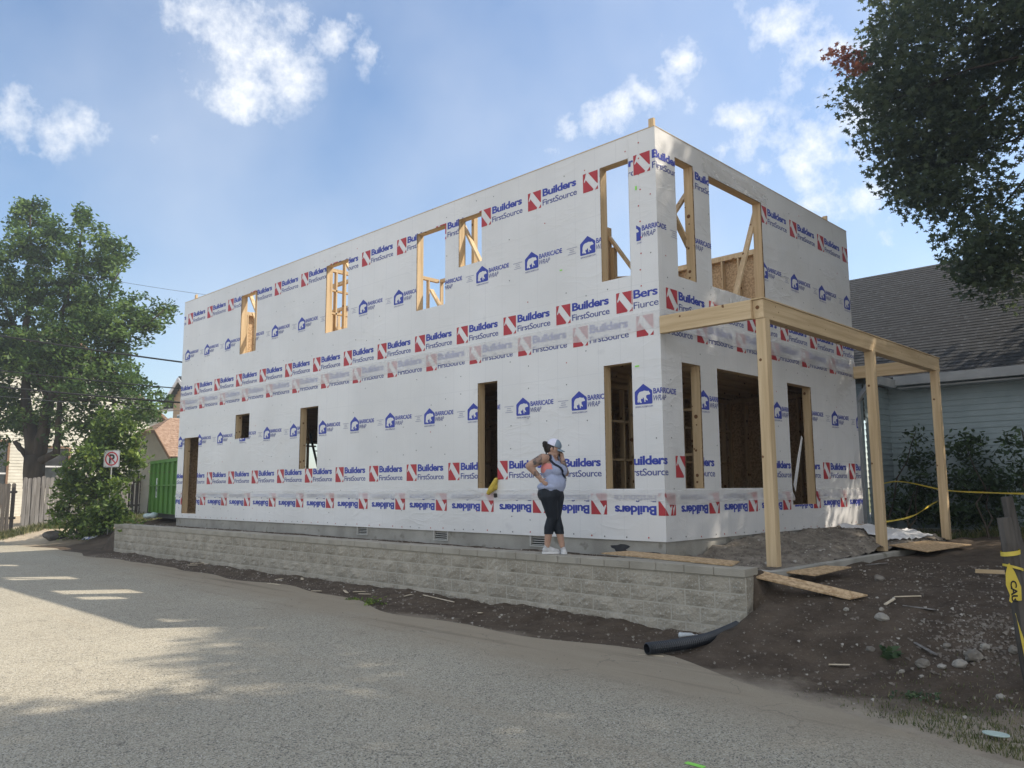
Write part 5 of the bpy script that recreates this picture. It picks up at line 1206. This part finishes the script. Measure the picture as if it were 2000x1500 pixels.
# yellow cloth bag on the sill
yl = M('yellow_canvas', (.50, .36, .05), (.62, .48, .10), 9, .8, .4)
yb = fused([capsule((-9.53, 9.37, 1.86), (-9.60, 9.33, 1.70), .035, .055), capsule((-9.60, 9.33, 1.70), (-9.66, 9.32, 1.64), .055, .035), capsule((-9.56, 9.42, 1.80), (-9.56, 9.40, 1.72), .04, .04)], .012, 3)
yo = thing('yellow_bag', 'yellow cloth bag hanging over the sill of the tall narrow middle window', 'bag', (-9.6, 9.33, 1.6))
b_ = MB(); b_.add(*yb).build('pouch', yl, yo, smooth=True); MB().bar((-9.54, 9.36, 1.63), (-9.52, 9.35, 1.57), .05, .03).build('dark_flap', BLACKM, yo)

# leaning weathered posts with caution tape
yt = M('caution_tape_yellow', (.58, .44, .05), (.66, .52, .09), 5, .45)
lp = thing('leaning_post', 'weathered grey post leaning at the right edge with a caution tape tied round it', 'post', (-1.63, 7.62, .03))
T_, B_ = Vector((-1.76, 7.50, 1.46)), Vector((-1.655, 7.62, -.1)); pts = [T_.lerp(B_, k/8) for k in range(9)]
MB().tube([p_+Vector((.006*math.sin(k*2), .006*math.cos(k*3), 0)) for k, p_ in enumerate(pts)], [.052, .060, .062, .064, .064, .066, .066, .068, .07], 9, wob=.07).build('shaft', DARKW, lp)
p2 = thing('leaning_post', 'second weathered post behind, cut by the right edge of the picture', 'post', (-2.1, 9.6, .6)); MB().tube([(-2.20, 9.55, 1.60), (-2.14, 9.6, 1.0), (-2.10, 9.62, .5)], [.055, .062, .066], 9, wob=.07).build('shaft', DARKW, p2)
ct = thing('caution_tape', 'yellow caution tape wrapped round the leaning post with a hanging flag', 'tape', (-1.74, 7.45, 1.0))
q0 = T_.lerp(B_, .15); 
def loop(c, r_, w_, tilt):
    b_ = MB(); n = 18; vs = []
    for k in range(n): t_ = 2*math.pi*k/n; p_ = c+rt*math.cos(t_)*r_+fh*math.sin(t_)*r_+up*(tilt*math.cos(t_)); vs += [p_, p_+up*w_]
    return b_.add(vs, [(2*k, 2*((k+1) % n), 2*((k+1) % n)+1, 2*k+1) for k in range(n)])
loop(T_.lerp(B_, .19), .071, .035, .012).build('tape_loop', yt, ct); loop(T_.lerp(B_, .26), .072, .02, -.02).build('tape_loop', yt, ct)
fl = Vector(T_.lerp(B_, .26))-rt*.055-fh*.07
fpts = [(-.005, .05), (.035, -.02), (.075, -.135), (.07, -.24), (.035, -.245), (.02, -.22), (-.01, -.26), (-.03, -.245), (-.02, -.20), (-.045, -.12), (-.04, -.03), (-.02, .03)]
b_ = MB().poly([fl+rt*(a-.01)+up*b for a, b in fpts]); fo_ = b_.build('flag', yt, ct)
tr, tx0, tx1 = text_tris('CAU', .03); b_ = MB(); k_ = .048/.7
for t_ in tr: b_.poly([fl-fh*.003+rt*((q[1])*k_-.018)+up*(-.085-(q[0]-tx0)*k_*1.25) for q in t_])
b_.build('lettering', BLK, fo_)
b_ = MB(); q1 = T_.lerp(B_, .26)+rt*.07-fh*.04; vs = []
for k in range(10): p_ = q1+rt*(.018*math.sin(k*.7)+.006*k)+up*(-.03*k+.03); vs += [p_, p_+rt*.03+fh*.01*math.sin(k)]
b_.add(vs, [(2*k, 2*k+1, 2*k+3, 2*k+2) for k in range(9)]).build('hanging_end', yt, ct)
b_ = MB(); q1 = S(1984, 1198, 6.5); vs = []
for k in range(9): p_ = q1+rt*(.010*k)+up*(-.052*k); vs += [p_-rt*.004*k, p_+rt*(.004*k)+fh*.01]
o = b_.add(vs, [(2*k, 2*k+1, 2*k+3, 2*k+2) for k in range(8)]).build('caution_tape_end', yt, None); tag(o, 'yellow tape end hanging low beside the leaning post', 'tape')
def tape(label, P, w_=.03):
    P = spline([Vector(p_) for p_ in P], 10); vs = []; n = len(P)
    for k, p_ in enumerate(P): a = .8*math.sin(k*.35); p_ = p_+up*(-.05*math.sin(math.pi*k/n)); vs += [p_-(up*math.cos(a)+fh*math.sin(a))*w_/2, p_+(up*math.cos(a)+fh*math.sin(a))*w_/2]
    o = MB().add(vs, [(2*k, 2*k+1, 2*k+3, 2*k+2) for k in range(n-1)]).build('caution_tape', yt, None); tag(o, label, 'tape', 'caution tapes strung along the shrubs')
tape('caution tape strung from the grey downspout past the shrubs to the right edge', [S(1688, 956, 18), S(1752, 937, 16.9), S(1845, 952, 15.6), S(1930, 958, 14.2), S(2030, 964, 13)])
tape('lower caution tape rising from the second porch post to the third', [S(1728, 1019, 13.6), S(1780, 1004, 14.5), S(1815, 983, 15.2), S(1832, 977, 16.0)])

# trash
tb = fused([ell((-28.75, 9.45, .13), (.2, .16, .10)), ell((-28.55, 9.6, .15), (.13, .12, .13)), ell((-28.95, 9.3, .08), (.12, .08, .06))], .03, 1)
o = MB().add(*tb).build('plastic_bag', M('white_blue_plastic', (.65, .68, .75), (.08, .12, .40), 6, .35, .6, lo=.52, hi=.6), None, smooth=True); tag(o, 'white and blue plastic bag at the foot of the sapling thicket', 'bag')
tb = fused([ell((-25.6, 10.1, .93), (.22, .14, .09)), ell((-25.4, 10.2, .95), (.12, .12, .10))], .03, 1)
o = MB().add(*tb).build('plastic_bag', M('pale_green_film', (.35, .45, .45), (.5, .58, .58), 6, .35, .6), None, smooth=True); tag(o, 'pale plastic bag on the dirt in front of the green dumpster', 'bag')

# rocks, wood scraps
def rock(x, y, r_, seed, label, mat_, sink=.45, grp='rocks on the bank at the right'):
    bm = bmesh.new(); bmesh.ops.create_icosphere(bm, subdivisions=3, radius=1); g_ = random.Random(seed); sc = (r_*g_.uniform(.8, 1.2), r_*g_.uniform(.7, 1), r_*g_.uniform(.55, .75))
    for v in bm.verts:
        n_ = noise.noise(v.co*1.3+Vector((seed, 0, 0)))*.35+noise.noise(v.co*3.5+Vector((seed, 4, 0)))*.12; v.co *= 1+n_; v.co.x *= sc[0]; v.co.y *= sc[1]; v.co.z *= sc[2]
    me = bpy.data.meshes.new('rock'); bm.to_mesh(me); bm.free(); me.materials.append(mat_); o = bpy.data.objects.new('rock', me); COL.objects.link(o); o.location = G(x, y, sc[2]*(1-sink)); o.rotation_euler = (0, 0, g_.uniform(0, 6)); tag(o, label, 'rock', grp)
rockm = M('grey_rubble', (.14, .125, .105), (.25, .225, .19), 9, .95, .6, 30); rockp = M('pale_rubble', (.27, .25, .215), (.38, .355, .31), 9, .95, .6, 30)
def onG(px, py):
    d = (fw*1568.5 + r2*(px-1000) - u3*(py-750)).normalized(); t_ = 3.0
    while t_ < 60:
        q = Vector((0, 0, 1.72))+d*t_
        if q.z <= max(ground_h(q.x, q.y), 0.0): return q
        t_ += .02
    return q
for i, (px, py, r_, lab, m__) in enumerate(((1875,1303,.085,'largest pale boulder of the rubble below the leaning post',rockp),(1902,1290,.11,'broad crumbly grey rock right of the pale boulder',rockm),(1802,1302,.075,'rounded brown-grey rock left of the pale boulder',rockm),(1840,1305,.045,'small pale stone between the brown rock and the pale boulder',rockp),(1762,1315,.038,'small pale stone nearest the road under the leaf clump',rockp),(1717,1133,.07,'jagged grey rock right of the short board scrap',rockm),(1800,1323,.03,'small flat stone in front of the rounded brown-grey rock',rockp),(1722,1211,.075,'flat pale stone slab in the middle of the dirt bank',rockp),(1722,1193,.035,'small pale stone above the flat stone slab',rockp),(1653,1193,.045,'pale stone just below the tip of the long plank',rockp),(1955,1365,.045,'lone pale angular stone in the grass at far right',rockp),(1850,1265,.05,'grey rubble piece at the top of the heap',rockm),(1925,1268,.055,'pale rubble piece beside the leaning post foot',rockp),(1700,1272,.06,'dark rock wedged beside the green leaf clump',rockm),(1980,1275,.06,'grey rubble piece behind the low tape end',rockm))):
    q = onG(px, py); rock(q.x, q.y, r_*.78, i*7+3, lab, m__)
q = S(108, 1048, 27.2); rock(q.x, q.y, .30, 77, 'large dark boulder at the left foot of the sapling thicket', M('dark_boulder', (.06, .055, .05), (.13, .12, .11), 5, .95, .6), .2, 'boulder by the thicket')
scr = M('pale_wood_scrap', (.50, .42, .30), (.66, .58, .45), 9, .8)
def stick(px, py, L_, ang, lab, w_=.035, m__=None, h_=.012, dz=.012):
    q = onG(px, py); d_ = Vector((math.cos(ang), math.sin(ang), 0))*L_/2; a, b = q-d_, q+d_
    a.z = ground_h(a.x, a.y)+dz; b.z = ground_h(b.x, b.y)+dz+.008; o = MB().bar(a, b, w_, h_, upv=(.1, .2, 1)).build('wood_scrap', m__ or scr, None); tag(o, lab, 'wood scrap', 'wood scraps lying on the dirt')
GW = GREYW
for a in ((388,1100,.35,.9,'wood offcut standing highest at the far end of the dirt strip',.08),(376,1105,.3,.2,'flat wood offcut left of the far upright offcut',.05),(404,1103,.15,.3,'tiny wood chip right of the far upright offcut',.05),(535,1142,.42,.0,'long pale wood strip on the dirt edge near the far third of the wall',.03),(545,1133,.16,.5,'short chip above the long pale strip',.04),(590,1132,.14,2.6,'small chip to the right of the long pale strip',.05),(618,1156,.22,.2,'wood scrap left of the weed tuft, nearest the road',.04),(675,1157,.18,2.8,'pale scrap just above the weed tuft',.05),(702,1157,.22,.5,'second scrap, right of the one above the weed tuft',.04),(712,1162,.24,.2,'third scrap below the second one near the weed tuft',.03),(797,1165,.16,.1,'thin chip in the dark dirt left of the long lath',.03),(856,1171,.75,-.05,'long thin lath lying against the foot of the block wall',.025),(938,1199,.06,.4,'white paper-like chip below the long lath',.05),
          (1808,1275,.34,-.75,'grey stick lying on the bank above the rubble',.03),(1773,1165,.26,.55,'pale yellowish stick in the upper bank',.025),(1738,1181,.14,1.2,'short upright-angled chip in the middle of the bank',.03),(1795,1187,.30,.1,'long grey sliver of wood left of the leaning post',.04),(1712,1103,.28,.5,'grey wood shard near the wide strand board sheet',.05),(1640,1306,.18,.2,'pale curled bark strip at the lower bank edge',.04),(1270,1281,.28,.3,'straw-coloured splinter under the black drain pipe',.02)):
    stick(a[0], a[1], a[2], a[3], a[4], a[5], GW if 'grey' in a[4] else None)
# gravel crumbs: nobody could count them
g_ = np.random.default_rng(5); Vs = []; Fs = []; fm = []; oc = 0
TET = np.array([(1, 1, .8), (-1, -1, .6), (-1, 1, -.7), (1, -1, -.8), (.2, -.1, 1.1)])
def crumbs(n, fn, smin, smax):
    global oc
    k = 0
    while k < n:
        x, y = fn()
        s_ = smin+(smax-smin)*g_.random()**3; z = fill_h(x, y) if fn is padf else (ground_h(x, y) if y > road_edge(x)-.1 else .006)
        P = TET*s_*g_.uniform(.6, 1.2, (5, 3))+np.array([x, y, z+s_*.25]); Vs.append(P); Fs.extend([(oc, oc+2, oc+4), (oc+2, oc+1, oc+4), (oc+1, oc+3, oc+4), (oc+3, oc, oc+4)]); c = 0 if g_.random() < .62 else (1 if g_.random() < .82 else 2); fm.extend([c]*4); oc += 5; k += 1
def padf(): return g_.uniform(-6.1, -4.75), g_.uniform(9.4, 16.2)
crumbs(1800, padf, .006, .022)
def bank(): x = -4.55+3.6*g_.random()**.8; return x, road_edge(x)+.25+g_.random()**1.0*5.5
crumbs(3000, bank, .004, .016)
def strip(): x = g_.uniform(-23, -4.7); return x, road_edge(x)+.05+g_.random()*(RWY-.05-road_edge(x))
crumbs(2200, strip, .005, .018)
def back(): x = g_.uniform(-23, -4.7); return x, g_.uniform(8.77, 9.35)
crumbs(900, back, .006, .02)
def rd(): x = g_.uniform(-16, -.5); return x, road_edge(x)-g_.random()**1.6*3.2
crumbs(700, rd, .002, .007)
def heap(): return g_.normal(-2.25, .28), g_.normal(8.35, .35)
crumbs(700, heap, .005, .020)
o = raw('gravel_crumbs', np.concatenate(Vs), np.array(Fs), [M('crumb_dark', (.13, .11, .09), (.2, .17, .14), 5, .95, coords='World'), M('crumb_mid', (.22, .195, .16), rough=.95), M('crumb_pale', (.38, .355, .31), rough=.95)], fm=np.array(fm)); o['kind'] = 'stuff'
# grass and weeds
def grass(n, fn, hmin, hmax, w_, cols, name='grass', seed=1):
    g2 = np.random.default_rng(seed); V = []; T = []
    for k in range(n):
        x, y = fn(g2); z = (ground_h(x, y) if y > road_edge(x) else .006)-.01; a = g2.uniform(0, 2*math.pi); h = g2.uniform(hmin, hmax); l = g2.uniform(.1, .7)*h; ca, sa = math.cos(a), math.sin(a); dx, dy = -sa*w_, ca*w_
        V += [(x-dx, y-dy, z), (x+dx, y+dy, z), (x+dx*.6+ca*l*.4, y+dy*.6+sa*l*.4, z+h*.6), (x+ca*l, y+sa*l, z+h)]; T.append(g2.random())
    ob = raw(name, np.array(V), np.arange(4*n).reshape(n, 4), cols, attr=np.array(T)); ob['kind'] = 'stuff'; return ob
GR = leaf_mat('grass_blades', (.05, .075, .02), (.11, .13, .045), (.26, .24, .12), .3)
def gr1(g2): x = g2.normal(-1.5, .6); return x, road_edge(x)+.2+abs(g2.normal(0, .6))
grass(5000, gr1, .015, .055, .004, GR, seed=2)
def gr2(g2): y = g2.uniform(6, 12.6); return -33.9+abs(g2.normal(0, .45)), y
grass(5000, gr2, .06, .30, .012, GR, seed=3)
def gr3(g2): return g2.uniform(-40, -28), g2.uniform(10.6, 16)
grass(5000, gr3, .08, .3, .015, GR, seed=4)
def gr4(g2): return g2.uniform(-7, -1), 17.2+abs(g2.normal(0, .8))
grass(3000, gr4, .05, .25, .008, GR, seed=6)
def tuft(label, px, py, n, h, r_, sd, mat_=None, size=.05):
    q = onG(px, py); t_ = thing('weed_tuft', label, 'weed', q, 'weeds in the dirt'); g2 = np.random.default_rng(sd)
    C = np.array([[q.x, q.y, q.z+h*.35]])+g2.normal(0, 1, (n, 3))*np.array([r_, r_, h*.25]); C[:, 2] = np.maximum(C[:, 2], q.z+.01)
    leaves('leaves', C, g2.uniform(.3, .9, n), 3, .015, size, 'oval', mat_ or LEAFB, t_, sd, flatten=.5)
tuft('weed tuft growing at the edge of the road halfway along the block wall', 728, 1180, 40, .12, .09, 3)
tuft('small green weed left of the tuft by the road', 690, 1172, 16, .06, .06, 5)
tuft('broad green leaf clump in the lower bank', 1735, 1283, 6, .10, .05, 4, LEAFS, .12)
tuft('low weed patch between lower bank and grass', 1790, 1364, 30, .05, .09, 6, LEAFS, .04)
tuft('light green sapling shoot at the right foot of the thicket', 240, 1035, 60, .5, .25, 8, LEAFB, .14)
# ladder inside, leaning at the far end opening
ld = thing('ladder', 'dark ladder leaning inside the house, seen through the third lower window', 'ladder', (-21.2, 13.4, 1.02)); b_ = MB()
for s_ in (-.2, .2): b_.bar((-20.6, 13.55+s_, 1.02), (-21.75, 13.55+s_, 3.4), .03, .08)
b_.build('rails', BLACKM, ld); b_ = MB()
for k in range(8): f_ = .06+k*.12; b_.bar((-20.6-1.15*f_, 13.351, 1.02+2.38*f_), (-20.6-1.15*f_, 13.749, 1.02+2.38*f_), .03, .03)
b_.build('rungs', BLACKM, ld)

# ---------------------------------------------------------------- lens glare imitated by an added thin haze
hz = MB().box((-70, -6, -2), (40, 45, 26)).build('glare_haze', [bpy.data.materials.new('glare_haze')], None, kind='stuff')
hm_ = hz.data.materials[0]; hm_.use_nodes = True; t = hm_.node_tree; t.nodes.clear(); pv = t.nodes.new('ShaderNodeVolumePrincipled'); oo = t.nodes.new('ShaderNodeOutputMaterial')
pv.inputs['Color'].default_value = (.95, .95, .92, 1); pv.inputs['Density'].default_value = .0024; pv.inputs['Anisotropy'].default_value = .55; t.links.new(pv.outputs[0], oo.inputs['Volume'])
